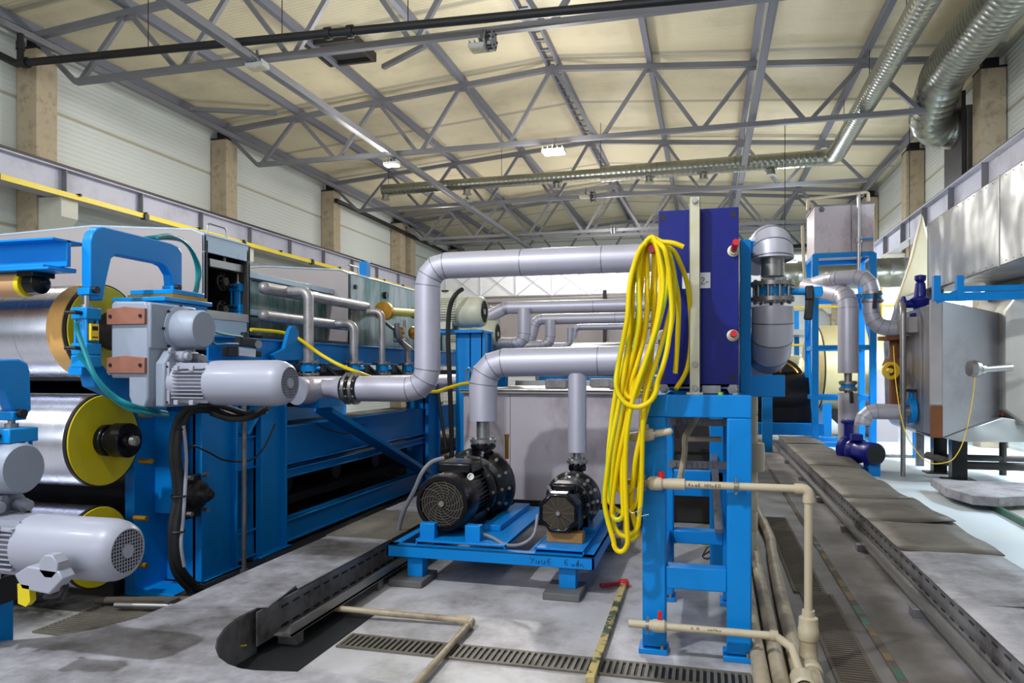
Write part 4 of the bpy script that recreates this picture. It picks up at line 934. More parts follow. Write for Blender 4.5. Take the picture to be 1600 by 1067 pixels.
# ---- black pumps (axis +Y away from the camera)
def pump(px, py, y0, R, lab, dx, ztop, sq, ydis, rings):
    c = PY(px, py, y0); t = thing('black_pump', lab, 'pump', (c.x, ydis, .3), group='black motor pumps on the blue base')
    A = (0, 1, 0); cz = c.z; g = R/.225
    L1 = .26*g; L2 = L1 + .36*g
    seg = 8 if sq else 44
    a0 = PI/8 if sq else 0
    b = MB(); b.lathe([(R*.80, .03), (R*.80, 0), (R*.93, .0), (R, .04), (R, L1)] if not sq else [(R*.84, .03), (R*.84, 0), (R*1.0, 0), (R*1.08, .04), (R*1.06, L1), (0, L1)], c, A, seg, a0); cw = b.build('fan_cowl', 'black', t, bevel=(.02 if sq else 0))
    b = MB(); b.lathe([(0, .03), (R*.86, .03)], c, A, 36, 0); b.build('fan_void', 'dark', cw)
    b = MB()
    for k in range(1, rings+1):
        r = R*.82*k/rings; b.lathe([(r-.0022, 0), (r+.0022, 0), (r+.0022, .005), (r-.0022, .005), (r-.0022, 0)], c + V((0, .008, 0)), A, 40)
    for k in range(12):
        pts = []
        for j in range(9):
            f = j/8; q = 2*PI*k/12 + (f*1.0 if not sq else 0); pts.append(c + V((math.cos(q)*R*(.08+.76*f), .008, math.sin(q)*R*(.08+.76*f))))
        b.tube(pts, .003, 5)
    b.build('fan_grille', 'soil', cw)
    b = MB(); b.lathe([(0, -.012), (R*.1, -.012), (R*.1, .01)], c, A, 14); b.build('grille_screw', 'steel', cw)
    b = MB(); b.lathe([(R*.88, L1), (R*.88, L2), (0, L2)], c, A, 40)
    for k in range(40):
        q = 2*PI*k/40; u = V((math.cos(q), 0, math.sin(q))); b.bar(c + V((0, L1-.04, 0)) + u*R*.92, c + V((0, L2-.02, 0)) + u*R*.92, .006, R*.12, u)
    b.build('finned_body', 'black', t)
    b = MB(); b.box(c.x-.13*g, c.x+.16*g, c.y+L1-.02, c.y+L2-.06, cz+R*.86, cz+R*1.28); b.build('terminal_box', 'black', t, bevel=.02)
    b = MB(); RV = R*1.5
    y = L2; b.lathe([(R*.9, y-.02), (R*1.12, y-.01), (R*1.14, y+.03), (R*.95, y+.05), (R*.9, y+.14*g), (R*1.25, y+.16*g), (R*1.3, y+.2*g), (R*1.3, y+.22*g), (RV*.9, y+.24*g), (RV, y+.30*g), (RV, y+.36*g), (RV*.86, y+.46*g), (R*.6, y+.5*g), (R*.5, y+.62*g), (0, y+.62*g)], c, A, 44)
    b.build('volute_casing', 'black', t)
    b = MB(); b.bolts(c + V((0, y-.012, 0)), (0, -1, 0), R*1.06, 10, .014, .014); b.bolts(c + V((0, y+.16*g, 0)), (0, -1, 0), R*1.2, 14, .015, .016); b.bolts(c + V((0, y+.25*g, 0)), (0, -1, 0), RV*.92, 14, .015, .02); b.each('bolt', 'steel', t)
    b = MB(); cx = c.x+dx; b.lathe([(R*.5, 0), (R*.34, (ztop-cz)*.75), (R*.36, ztop-cz-.02)], (cx, ydis, cz), (0, 0, 1), 28); flange(b, (cx, ydis, ztop-.035), (0, 0, 1), R*.5, .014, 8, .011); b.build('discharge_neck', 'black', t)
    b = MB()
    for s in (-1, 1): b.box(c.x+s*R*.7-.04, c.x+s*R*.7+.04, c.y+L2+.1*g, c.y+L2+.5*g, .32, cz-R*.4)
    b.box(c.x-R*.8, c.x+R*.8, c.y+L1, c.y+L2, cz-R*1.08, cz-R*.6); b.build('foot', 'black', t, bevel=.006)
    return t, c
p1, c1 = pump(690, 787, 5.28, .222, 'larger black motor pump on the left with round ring grille', q0.x - PY(690, 787, 5.28).x, zf, False, Yq, 9)
p2, c2 = pump(872, 802, 5.28, .150, 'smaller black motor pump on the right with squarish fan cowl', q2.x - PY(872, 802, 5.28).x, z2-.02, True, Yq, 12)
b = MB(); c = PY(736, 745, 5.5); b.lathe([(0, 0), (.028, 0), (.028, .012), (.018, .012)], c, (0, -1, .3), 18); b.build('lifting_eye', 'steel', p1)
b = MB(); b.bar((c2.x-.1, 5.40, .363), (c2.x+.17, 5.40, .363), .12, .075); tag(b.build('wood_block', 'wood', bevel=.004), 'wooden packing block under the smaller pump', 'block')
# ---- pump base
t = thing('pump_base', 'blue steel channel base frame carrying both black pumps', 'base frame', (-1.5, 5.8, .05))
zb = .205; xl, xr, yf, yr = -2.33, -.76, 5.1, 6.75
b = MB()
for yy in (yf, yr): b.box(xl, xr, yy, yy+.02, zb, zb+.085); b.box(xl, xr, yy, yy+.09, zb+.075, zb+.085)
for xx in (xl, xr-.02): b.box(xx, xx+.02, yf, yr, zb, zb+.085)
b.box(xl, xl+.08, yf, yr, zb+.075, zb+.085); b.box(xr-.09, xr, yf, yr, zb+.075, zb+.085); b.box(-1.25, -.8, yf, 5.5, zb+.074, zb+.084)
b.build('outer_channel', 'blue', t, bevel=.003)
b = MB()
for a, c_ in ((-2.12, -1.42), (-1.2, -.84)):
    b.box(a, c_, 5.2, 6.6, .375, .39) if False else None
    b.box(a, c_, 5.16, 6.7, .36-.05, .375-.05); b.box(a, a+.012, 5.16, 6.7, .29-.0, .33); b.box(c_-.012, c_, 5.16, 6.7, .29, .33)
b.build('sub_frame', 'blue', t, bevel=.003)
for x in (-2.06, -1.70):
    b = MB(); b.box(x-.05, x+.07, 5.22, 5.30, .32, .44); b.build('support_block', 'blue', t, bevel=.006)
b = MB(); b.box(-1.72, -1.58, 5.6, 6.6, .325, .37); b.box(-2.12, -1.98, 5.6, 6.6, .325, .37); b.box(-.95, -.84, 5.7, 6.5, .325, .36); b.each('pad_rail', 'blue', t, bevel=.004)
for x, y in ((-2.12, 5.2), (-.96, 5.2), (-2.12, 6.6), (-.9, 6.6)):
    b = MB(); b.box(x-.06, x+.06, y-.05, y+.07, .05, .21); b.build('base_leg', 'blue', t, bevel=.003)
for x, y, l in ((-2.15, 5.15, 'front left'), (-.98, 5.13, 'front right'), (-.9, 6.6, 'rear right')):
    b = MB(); b.box(x-.13, x+.13, y-.12, y+.22, 0, .05); tag(b.build('foot_pad', 'block', bevel=.006), 'grey block under the %s leg of the blue pump base' % l, 'block', 'grey blocks under the pump base')
# handwriting on the base front
t2 = MB()
def scribble(b, o, ux, uz, txt, h, r):
    # simple hand-drawn strokes
    G = {'1': [((.2,.7),(.5,1),(.5,0))], '4': [((.6,1),(.1,.4),(.8,.4)),((.6,1),(.6,0))], '0': [((.1,.5),(.3,1),(.7,1),(.9,.5),(.7,0),(.3,0),(.1,.5))], '2': [((.1,.8),(.4,1),(.8,.8),(.1,0),(.9,0))], '8': [((.5,.5),(.2,.8),(.5,1),(.8,.8),(.2,.2),(.5,0),(.8,.2),(.5,.5))], 'M': [((.0,0),(.1,1),(.5,.4),(.9,1),(1,0))], 'N': [((.1,0),(.1,1)),((.1,.5),(.9,.5)),((.9,0),(.9,1))], 'Y': [((0,1),(.5,.5)),((1,1),(.3,0))], 'n': [((.1,0),(.1,.6),(.5,.7),(.8,.5),(.8,0))], 'u': [((.1,.6),(.1,.1),(.6,0),(.8,.6),(.9,0))], 'b': [((.9,1),(.2,.9),(.1,.2),(.5,0),(.8,.3),(.4,.6),(.1,.4))], 'o': [((.1,.3),(.4,.6),(.8,.3),(.4,0),(.1,.3))], '.': [((.4,0),(.5,.05))], '-': [((.1,.5),(.9,.5))], 'p': [((.1,-.3),(.1,.6),(.6,.6),(.7,.2),(.2,.1))], 'a': [((.8,.6),(.2,.5),(.2,.1),(.7,.1),(.8,.6),(.9,0))], 'w': [((0,.6),(.2,0),(.5,.5),(.7,0),(1,.6))], ' ': []}
    x = 0; ux, uz, o = V(ux), V(uz), V(o)
    for ch in txt:
        for st in G[ch]: b.tube([o + ux*(x + p[0]*h*.75) + uz*p[1]*h for p in st], r, 5)
        x += h*.98
    return b
scribble(t2, (-1.22, 5.098, .225), (1, 0, 0), (0, 0, 1), 'Yuub  b.4.', .042, .0016); scribble(t2, (-.92, 5.098, .222), (1, 0, 0), (0, 0, 1), 'won', .03, .0016)
t2.build('marker_writing', 'ink', t)
# conduits
hose('motor_conduit', 'grey flexible conduit curving up to the larger black pump', 'conduit', [PZ(622, 832, .25), PY(630, 800, 5.6), PY(648, 765, 5.55), PY(660, 738, 5.55), PY(675, 722, 5.6), PY(694, 716, 5.65)], .019, 'truss')
hose('motor_conduit', 'grey flexible conduit sagging between the two black pumps', 'conduit', [PY(748, 832, 5.3), PY(770, 840, 5.25), PY(790, 851, 5.2), PY(815, 850, 5.15), PY(834, 835, 5.2), PY(840, 804, 5.3)], .012, 'truss')
b = MB(); p = PY(792, 700, 6.6); b.cyl((p.x, p.y, p.z-.1), (p.x, p.y, p.z+.1), .018); b.cyl((p.x, p.y, p.z+.1), (p.x, p.y, p.z+.13), .022); tag(b.build('brass_stub', 'brass'), 'short brass stub pipe behind the larger pump', 'pipe')
# ---- grey tank
t = thing('stainless_tank', 'large grey stainless tank standing behind the black pumps', 'tank', (-1.5, 8.2, 0))
xa = PY(724, 640, 7.25).x; xb = PY(1012, 650, 7.25).x
b = MB(); b.box(xa, xb, 7.25, 9.6, .28, 1.38); b.build('tank_wall', 'tank', t, bevel=.008)
b = MB(); b.box(xa-.03, xb+.03, 7.2, 7.26, 1.36, 1.40); b.box(xa-.03, xb+.03, 9.5, 9.6, 1.36, 1.46); b.box(xa-.03, xb+.03, 7.2, 9.6, 1.38, 1.395); b.build('tank_rim', 'steel', t, bevel=.003)
b = MB()
for x in (xa+.5, xa+1.15, xa+1.8): b.box(x, x+.004, 7.243, 7.25, .3, 1.36)
b.build('weld_seam', 'steel', t)
b = MB(); b.box(xa+.05, xb-.1, 7.4, 9.5, 0, .28); b.build('tank_plinth', 'grimeshade', t)
b = MB()
for k, (x, y) in enumerate(((-1.6, 8.0), (-.9, 8.0), (-1.2, 8.6), (-.7, 8.3))): b.box(x-.12, x+.12, y-.1, y+.1, 1.4, 1.5)
b.each('lid_hatch', 'tray', t, bevel=.01)
b = MB(); p = PY(729, 590, 7.2); b.tube(spline([p+V((0,0,-.1)), p+V((0,0,.05)), p+V((.03,0,.1)), p+V((.06,0,.02)), p+V((.06,0,-.1))]), .01, 8); tag(b.build('tank_hook', 'steel'), 'small steel hook at the left corner of the grey tank', 'hook')
# ---- yellow cable run
hose('yellow_hose', 'long yellow hose sagging from the machine beam over the flanged valves to the tank', 'hose', [PX(392, 515, -3.95), PX(430, 518, -3.9), PX(450, 522, -3.85), PX(468, 530, -3.8), PX(500, 553, -3.5), PX(530, 570, -3.3), PX(560, 582, -3.1), PX(600, 596, -3.05), PY(640, 609, 6.4), PY(680, 612, 6.6), PY(700, 606, 6.8), PY(728, 599, 7.0), PY(760, 600, 7.15)], .017, 'hose')

# ---- grey pipes and drops behind
def bpipe(lab, y, pxl, py, r, drop_px, drop_py, end):
    z = PY(pxl, py, y).z; x0 = PY(pxl, py, y).x
    t = clad('silver_overhead_pipe', lab, [(.9, y, z), (x0, y, z)] + end(x0, y, z), r, r*1.6, every=1.6, seg=24, group='grey insulated pipes behind the tank')
    xd = PY(drop_px, py, y).x; zd = PY(drop_px, drop_py, y-.1).z
    clad('b', '', [(xd, y-r*1.2, z-.02), (xd, y-r*1.2, zd), (xd-.9, y-r*1.2, zd)], r*1.02, r*1.7, every=9, seg=24, parent=t)
    return t
bpipe('uppermost grey pipe of three behind the tank, with forked drop', 9.6, 790, 481, .085, 822, 538, lambda x, y, z: [(x-.25, y, z-.12)])
bpipe('middle grey pipe of three behind the tank', 11.0, 838, 499, .080, 862, 540, lambda x, y, z: [(x-.1, y, z-.35), (x-.9, y, z-.35)])
bpipe('lowest grey pipe of three behind the tank', 13.0, 900, 511, .055, 892, 540, lambda x, y, z: [(x-.05, y, z-.2)])
# ---- background machine boxes between tank and end wall
t = thing('quilted_duct', 'wide white quilted foil duct crossing at the far end under the silver pipe', 'duct', (-4, 24, 3.6))
yw = 24.0; a = PY(650, 455, yw); zt_ = PY(800, 418, yw).z; zb_ = PY(800, 464, yw).z
b = MB(); R_ = (zt_-zb_)/2
prof = [(a.x+.2, zb_)] + [(a.x+.9-R_*1.0+0*k, 0) for k in ()]
poly = [(a.x+.1, yw, zb_)] + [(a.x+.1+1.1*(1-math.cos(q)), yw, zb_+(zt_-zb_)*math.sin(q)) for q in (PI/8, PI/4, 3*PI/8, PI/2)] + [(4.5, yw, zt_+.1), (4.5, yw, zb_)]
b.prism(poly, (0, 1.2, 0)); b.build('foil_skin', 'quilt', t, bevel=.05)
b = MB(); w = 1.25; n = int((4.2-a.x-1)/w)
for k in range(n):
    x = a.x+1.1+k*w
    b.bar((x, yw-.01, zb_+.02), (x+w, yw-.01, zt_-.03), .02, .03, (0, 1, 0)); b.bar((x, yw-.01, zt_-.03), (x+w, yw-.01, zb_+.02), .02, .03, (0, 1, 0)); b.bar((x, yw-.01, zb_), (x, yw-.01, zt_), .02, .03, (0, 1, 0))
b.build('quilt_stitching', 'crane', t)
t = thing('far_machine_cabinet', 'long pale grey machine enclosure at the far end below the quilted duct', 'enclosure', (-4, 22, 0))
z0 = PY(800, 466, 21).z; b = MB(); xq = PY(690, 470, 21).x; b.box(xq-.8, .6, 21, 23.5, z0-.12, z0); b.box(xq, .4, 21.1, 23.4, 2.35, z0-.1); b.build('cabinet_top', 'housing', t, bevel=.02)
b = MB(); b.box(xq, .4, 21.15, 23.4, 0, 2.35); b.build('cabinet_side', 'wall', t)
b = MB(); p = PY(945, 467, 20.95); b.box(p.x-.05, p.x+.05, 20.9, 21, p.z-.2, p.z+.25); b.box(p.x-.05, p.x+.05, 20.9, 21, 0, p.z-.7); b.build('stile', 'railblack', t)
t = thing('dark_drum', 'dark rounded drum guard behind the lower silver pipe', 'drum', PY(925, 560, 14))
p = PY(925, 572, 14.0); b = MB(); b.lathe([(0, 0), (.5, 0), (.5, 1.8), (0, 1.8)], p + V((-.9, 0, -.05)), (1, 0, 0), 32); b.build('drum_shell', 'black', t)
b = MB(); b.lathe([(0, 0), (.52, 0), (.52, .12), (0, .12)], p + V((-1.0, 0, -.05)), (1, 0, 0), 32); b.build('drum_end', 'silver', t)
b = MB(); b.box(p.x-.8, p.x+.7, p.y-.3, p.y+.3, 0, p.z-.45); b.build('drum_stand', 'grimeshade', t)
t = thing('low_machine_frame', 'low blue machine frame visible between the tank rim and the lower silver pipe', 'frame', (-.8, 11.5, 0))
b = MB(); b.box(-2.6, .3, 11.5, 11.6, 1.2, 1.5); b.box(-2.55, -2.4, 11.5, 11.6, 0, 1.2); b.box(-.4, -.25, 11.45, 11.5, 0, 1.9)
b.bar((-2.5, 11.45, 1.2), (-2.0, 11.45, 1.6), .05, .1); b.each('frame_beam', 'blue', t, bevel=.006)
b = MB(); b.box(-2.5, .3, 11.7, 13.2, .6, 1.35); b.build('dark_body', 'grimeshade', t)

# ================================================================== STAND + HEAT EXCHANGER
t = thing('blue_stand', 'tall bright blue steel stand with open front under the navy plate', 'stand', (-.06, 4.8, 0))
X0, X1, YF, YR_ = -.355, .235, 4.22, 5.32
ZT = 1.46
def lbx(*a, n='stand_leg', m='blue', bev=.008): MB().box(*a).build(n, m, t, bevel=bev)
for x0, x1 in ((X0, X0+.13), (X1-.13, X1)):
    lbx(x0, x1, YF, YF+.12, .035, ZT-.125); lbx(x0, x1, YR_-.12, YR_, .035, ZT-.125)
MB().box(X0, X1, YF, YF+.13, ZT-.125, ZT).build('top_beam', 'blue', t, bevel=.006)
MB().box(X0, X1, YR_-.12, YR_, ZT-.125, ZT).build('top_beam', 'blue', t, bevel=.006)
for x in (X0, X1-.12): MB().box(x, x+.12, YF+.13, YR_-.12, ZT-.12, ZT-.005).build('top_beam', 'blue', t, bevel=.006)
MB().box(X0+.13, X1-.13, YF+.01, YF+.11, .37, .495).build('cross_beam', 'blue', t, bevel=.006)
MB().box(X0+.13, X1-.13, YR_-.12, YR_-.01, .405, .495).build('cross_beam', 'blue', t, bevel=.006)
for x in (X0+.01, X1-.11): MB().box(x, x+.1, YF+.12, YR_-.12, .37, .495).build('cross_beam', 'blue', t, bevel=.006)
for x in (X0+.06, X1-.07):
    for y in (YF+.06, YR_-.06):
        b = MB(); b.box(x-.08, x+.08, y-.08, y+.08, .0, .03); b.build('foot_plate', 'blue', t, bevel=.004)
        b = MB(); b.cyl((x+.05, y-.07, .03), (x+.05, y-.07, .055), .01); b.build('anchor_bolt', 'steel', t)
for z in (.93, 1.22):
    b = MB()
    b.box(X0+.1, X1-.1, YR_-.16, YR_-.15, z, z+.05)
    for k in range(11): b.box(X0+.13+k*.034, X0+.15+k*.034, YR_-.17, YR_-.16, z+.01, z+.04)
    b.build('perforated_strip', 'tray', t)
t = thing('rear_pipe_stand', 'dark blue stand standing close behind the bright blue one, seen through its opening', 'stand', (0, 6.9, 0))
for x in (-.42, .02):
    for y in (6.0, 6.9): MB().box(x, x+.12, y, y+.12, 0, 1.4).build('stand_leg', 'blue', t, bevel=.006)
MB().box(-.42, .14, 6.0, 6.12, 1.28, 1.4).build('top_beam', 'blue', t, bevel=.006); MB().box(-.42, .14, 6.9, 7.02, .45, .57).build('cross_beam', 'blue', t, bevel=.006)
MB().box(-.42, .14, 6.0, 6.1, .72, .8).build('cross_beam', 'blue', t, bevel=.006)
t = thing('dark_machine_block', 'dark machine block behind the blue stand opening', 'machine', (-.2, 8.4, 0))  # dark box put behind the stand to fill its opening
MB().box(-.55, .2, 7.9, 10.2, 0, 1.25).build('block_body', 'grimeshade', t, bevel=.02); MB().box(-.5, .15, 7.85, 7.9, .75, 1.0).build('block_panel', 'railblack', t)
# deeper blue posts behind, right side
t = thing('pipe_support_post', 'blue box-section post to the right of the navy plate with pipe brackets', 'post', (.3, 5.2, 0))
xa = PY(1156, 500, 5.0).x; xb = PY(1173, 500, 5.0).x
b = MB(); b.box(xa, xb, 4.95, 5.2, .0, PY(1165, 376, 5.0).z); b.build('post', 'blue', t, bevel=.005)
b = MB(); z = PY(1170, 385, 5.0).z; b.box(xb-.01, xb+.06, 4.97, 5.2, z-.05, z+.03); z = PY(1170, 605, 5.0).z; b.box(xb-.01, PY(1226, 600, 5.0).x, 4.97, 5.15, z-.06, z+.08); b.each('pipe_bracket', 'blue', t, bevel=.005)
t = thing('heat_exchanger', 'plate heat exchanger with deep navy-blue front plate on the blue stand', 'heat exchanger', (0, 4.6, ZT))
a = PY(1029, 331, 4.45); c = PY(1154, 612, 4.45); ax, cx = a.x, c.x; zt_ = a.z; zb_ = ZT+.055
b = MB(); b.box(ax, cx, 4.43, 4.46, zb_, zt_); b.build('front_plate', 'navy', t, bevel=.004)
b = MB(); b.box(ax+.03, cx-.03, 4.50, 5.2, ZT+.04, zt_-.04)
b.build('plate_pack', 'tray', t)
b = MB(); 
for k in range(46): b.box(ax+.02, cx-.02, 4.50+k*.015, 4.506+k*.015, ZT+.03, zt_-.03)
b.build('plate_edge', 'steel', t)
b = MB(); b.box(ax, cx, 5.2, 5.24, ZT+.0, zt_); b.build('rear_plate', 'navy', t, bevel=.004)
b = MB(); 
for x in (ax+.035, cx-.035):
    b.cyl((x, 4.4, ZT+.03), (x, 5.26, ZT+.03), .014); b.cyl((x, 4.425, ZT+.03), (x, 4.41, ZT+.03), .03, seg=6)
b.each('tie_rod', 'steel', t)
b = MB()
for x in (ax+.03, cx-.03):
    for z in (zt_-.04, zb_+.04): b.cyl((x, 4.429, z), (x, 4.431, z), .018)
b.each('bolt_slot', 'ink', t)
b = MB(); b.box(ax+.25, cx-.1, 4.42, 4.52, ZT+.005, ZT+.05); b.build('bottom_rail', 'steel', t)
# red capped tie bolts
for px, py, L, l in ((1146, 392, .2, 'long'), (1145, 524, .08, 'short'), (1018, 385, .06, 'short'), (1036, 524, .05, 'short')):
    p = PY(px, py, 4.43); 
    b = MB(); b.lathe([(0, 0), (.034, 0), (.034, .006), (.024, .008), (.024, .03), (0, .03)], p, (0, -1, 0), 24); b.build('nut_washer', 'zinc', t)
    if px > 1100:
        b = MB(); d = V((.04, -1, .12)).normalized(); b.cyl(p, p + d*L*.9, .018); o = b.build('bolt_cap', 'red', t)
# paper label
p = PY(1066, 427, 4.428); q = PY(1110, 450, 4.428)
b = MB(); b.box(p.x, q.x, 4.426, 4.43, q.z, p.z); o = b.build('paper_label', 'white', t); o['label'] = 'small white paper label with handwriting'
b = MB(); scribble(b, (q.x-.055, 4.424, q.z+.025), (1, 0, 0), (0, 0, 1), '2', .038, .002); scribble(b, (q.x-.03, 4.424, q.z+.02), (1, 0, 0), (0, 0, 1), '-', .03, .0015); b.build('label_print', 'ink', o)
# zinc bar
t = thing('zinc_support_bar', 'tall zinc-plated steel bar bolted upright in front of the navy plate', 'bar', (.0, 4.36, ZT))
p = PY(1077, 308, 4.34); q = PY(1094, 612, 4.34)
b = MB(); b.box(p.x, q.x, 4.34, 4.35, ZT, p.z); b.box(p.x, p.x+.006, 4.34, 4.39, ZT, p.z); b.box(q.x-.006, q.x, 4.34, 4.39, ZT, p.z); b.build('channel', 'zinc', t, bevel=.002)
b = MB(); xm = (p.x+q.x)/2
for py in (314, 569, 606): z = PY(1086, py, 4.34).z; b.cyl((xm, 4.34, z), (xm, 4.322, z), .018, seg=8)
b.cyl((xm, 4.43, PY(1086, 320, 4.34).z), (xm, 4.32, PY(1086, 314, 4.34).z), .012)
b.each('bolt', 'steel', t)
b = MB(); b.box(p.x-.015, q.x+.015, 4.33, 4.42, ZT-.0, ZT+.012); b.build('bar_foot', 'zinc', t)
# loose bits on stand top
b = MB(); p = PY(1126, 616, 4.27); b.cyl((p.x, 4.27, ZT), (p.x, 4.27, ZT+.016), .014); tag(b.build('green_cap', 'green'), 'tiny green cap lying on the blue stand top', 'cap')

# ================================================================== RIGHT RISER AT THE EXCHANGER
yv = 5.0
cxv = PY(1207, 500, yv).x; rv = .128
ztop = PY(1207, 372, yv).z; zf1 = PY(1207, 432, yv).z; zf0 = PY(1207, 480, yv).z; zbv = PY(1207, 552, yv).z
t = thing('silver_riser', 'fat silver insulated riser with two elbows and a blue valve, right of the navy plate', 'pipe', (cxv, yv, zbv-.15))
clad('', '', [(cxv-.05, yv+.75, ztop-.02), (cxv, yv, ztop-.02), (cxv, yv, PY(1207, 404, yv).z)], rv, .2, every=9, parent=t, n=3)
b = MB(); b.cyl((cxv, yv, PY(1207, 404, yv).z), (cxv, yv, zf1), .072, seg=28); b.build('neck', 'steel', t)
clad('', '', [(cxv, yv, zf0), (cxv, yv, zbv), (cxv-.05, yv+.75, zbv-.02)], rv, .2, every=9, parent=t, n=3)
b = MB(); flange(b, (cxv, yv, PY(1207, 444, yv).z), (0, 0, 1), .135, .013, 10, .012); flange(b, (cxv, yv, PY(1207, 468, yv).z), (0, 0, 1), .135, .013, 10, .012)
for k in range(10):
    q = 2*PI*k/10; b.cyl((cxv+math.cos(q)*.112, yv+math.sin(q)*.112, PY(1207, 472, yv).z), (cxv+math.cos(q)*.112, yv+math.sin(q)*.112, PY(1207, 440, yv).z), .010)
b.build('pipe_flange', 'steel', t)
zc = PY(1207, 456, yv).z
b = MB(); b.cyl((cxv, yv, zc-.035), (cxv, yv, zc+.035), .1, seg=28); b.cyl((cxv, yv, zc), (cxv+.3, yv, zc-.005), .022); b.cbox((cxv+.26, yv, zc-.005), (.07, .05, .06)); b.build('valve_body', 'blue_cap', t)
b = MB(); p = PY(1264, 455, yv); b.bar(p + V((0, 0, .03)), PY(1265, 470, yv-.02), .06, .05, (1, 0, 0)); b.bar(PY(1266, 466, yv-.02), PY(1262, 500, yv-.02), .035, .05, (1, 0, 0)); b.build('valve_lever', 'rubber', t, bevel=.01)
# ================================================================== RIGHT SIDE
# ---- tower
t = thing('tank_tower', 'slender blue steel tower carrying the square metal tank', 'tower', (2.6, 16.2, 0))
fl = PZ(1282, 704); X_0 = fl.x-.1; Y_0 = fl.y; Wt = 1.05; Dt = 1.1
zT = PY(1300, 398, Y_0).z
b = MB()
LG = [(X_0, Y_0), (X_0+Wt, Y_0), (X_0, Y_0+Dt), (X_0+Wt, Y_0+Dt)]
for x, y in LG:
    b = MB(); b.box(x-.06, x+.06, y-.06, y+.06, 0, zT); b.build('tower_leg', 'blue', t, bevel=.005)
b = MB()
for z in (.08, 1.0, 2.0, 3.0, zT-.06):
    b.box(X_0, X_0+Wt, Y_0-.04, Y_0+.04, z, z+.09); b.box(X_0, X_0+Wt, Y_0+Dt-.04, Y_0+Dt+.04, z, z+.09)
    b.box(X_0-.04, X_0+.04, Y_0, Y_0+Dt, z, z+.09); b.box(X_0+Wt-.04, X_0+Wt+.04, Y_0, Y_0+Dt, z, z+.09)
b.each('tower_rung', 'blue', t, bevel=.004)
b = MB(); b.bar((X_0, Y_0+.05, .2), (X_0, Y_0+Dt, 2.0), .04, .06); b.bar((X_0+Wt, Y_0, 2.0), (X_0+Wt, Y_0+Dt, 3.0), .04, .06); b.bar((X_0, Y_0+Dt, 2.2), (X_0, Y_0, 3.6), .04, .05); b.each('tower_brace', 'blue', t)
t = thing('header_tank', 'square grey metal header tank on top of the blue tower', 'tank', (X_0+Wt/2, Y_0+.5, zT+.03))
zt2 = PY(1310, 320, Y_0).z
b = MB(); b.box(X_0-.02, X_0+Wt+.02, Y_0-.02, Y_0+Dt, zT+.03, zt2); b.build('tank_shell', 'tank', t, bevel=.01)
b = MB(); b.bolts((X_0+.12, Y_0-.02, zt2-.08), (0, -1, 0), 0, 1, .06, .01); b.box(X_0-.04, X_0+Wt+.04, Y_0-.04, Y_0+Dt, zt2-.02, zt2+.01); b.box(X_0+Wt*.62, X_0+Wt*.64, Y_0-.03, Y_0-.02, zT+.03, zt2); b.build('tank_trim', 'tray', t)
b = MB(); xx = X_0+.78; b.tube(fillet([(X_0-.15, Y_0-.1, zt2-.1), (X_0-.15, Y_0-.1, zt2+.12), (X_0+.95, Y_0-.1, zt2+.2), (X_0+.95, Y_0-.1, zt2+.02)], .05, 3), .03, 10); o = b.build('fill_pipe', 'pvc', t); o['label'] = 'cream plastic fill pipe'
b = MB(); b.tube([(xx, Y_0-.1, zt2+.2), (xx, Y_0-.1, zT-.4)], .035, 10); b.cyl((xx, Y_0-.1, zT+.2), (xx, Y_0-.1, zT+.3), .06); b.build('drain_pipe', 'steel', t)
b = MB(); b.bar((xx, Y_0-.14, zT+.26), (xx+.25, Y_0-.14, zT+.26), .03, .03); b.build('drain_lever', 'blue_cap', t)
hose('tower_riser', 'thin cream pipe rising left of the blue tower', 'pipe', [(X_0-.25, Y_0-.1, zt2-.4), (X_0-.22, Y_0-.1, zT-.2), (X_0-.15, Y_0-.1, zT-.9)], .03, 'pvc', 4)
b = MB(); xg = X_0+Wt+.25; b.box(xg, xg+.12, 13.6, 13.66, 0, 2.4)
for k in range(24): b.cyl((xg+.06, 13.6, .1+k*.1), (xg+.06, 13.585, .1+k*.1), .02, seg=6)
tag(b.build('perforated_post', 'tray'), 'perforated grey post standing right of the blue tower', 'post')
# ---- insulated pipes right
def R_(px, Y, r): return r
ys = 13.0
def P(px, py, y=ys): return PY(px, py, y)
t = clad('silver_column_pipe', 'tall silver insulated column pipe with a small blue valve, before the blue tower', [P(1262, 447, 14.6), P(1325, 408+55, 13.0)+V((0,0,.0)), P(1325, 583)], .155, .25, every=1.1, seg=28)
b = MB(); b.cyl(P(1325, 583), P(1325, 615), .06); flange(b, P(1325, 598), (0, 0, 1), .14, .02, 8, .014); flange(b, P(1325, 608), (0, 0, 1), .14, .02, 8, .014); b.build('neck_flange', 'steel', t)
b = MB(); b.cyl(P(1325, 600), P(1325, 607), .11); b.build('valve_body', 'blue_cap', t); b = MB(); b.bar(P(1330, 612, 12.8), P(1331, 630, 12.8), .05, .05, (1, 0, 0)); b.build('valve_lever', 'rubber', t)
clad('', '', [P(1325, 614), P(1325, 702)], .15, every=.9, seg=28, parent=t)
t = clad('silver_elbow_pipe', 'silver pipe high by the tower, elbowing down through a blue valve to the hopper', [P(1262, 447, 14.9), P(1302, 436, 13.4), P(1362, 432), P(1362, 512), P(1408, 513)], .13, .24, every=9, seg=28)
b = MB(); flange(b, P(1363, 458), (0, 0, 1), .17, .02, 8, .014); flange(b, P(1363, 470), (0, 0, 1), .17, .02, 8, .014); b.build('pipe_flange', 'steel', t)
b = MB(); b.cyl(P(1363, 461), P(1363, 468), .145); b.build('valve_body', 'blue_cap', t)
b = MB(); b.bar(P(1368, 458, 12.75), P(1366, 482, 12.75), .06, .05, (1, 0, 0)); b.build('valve_lever', 'rubber', t)
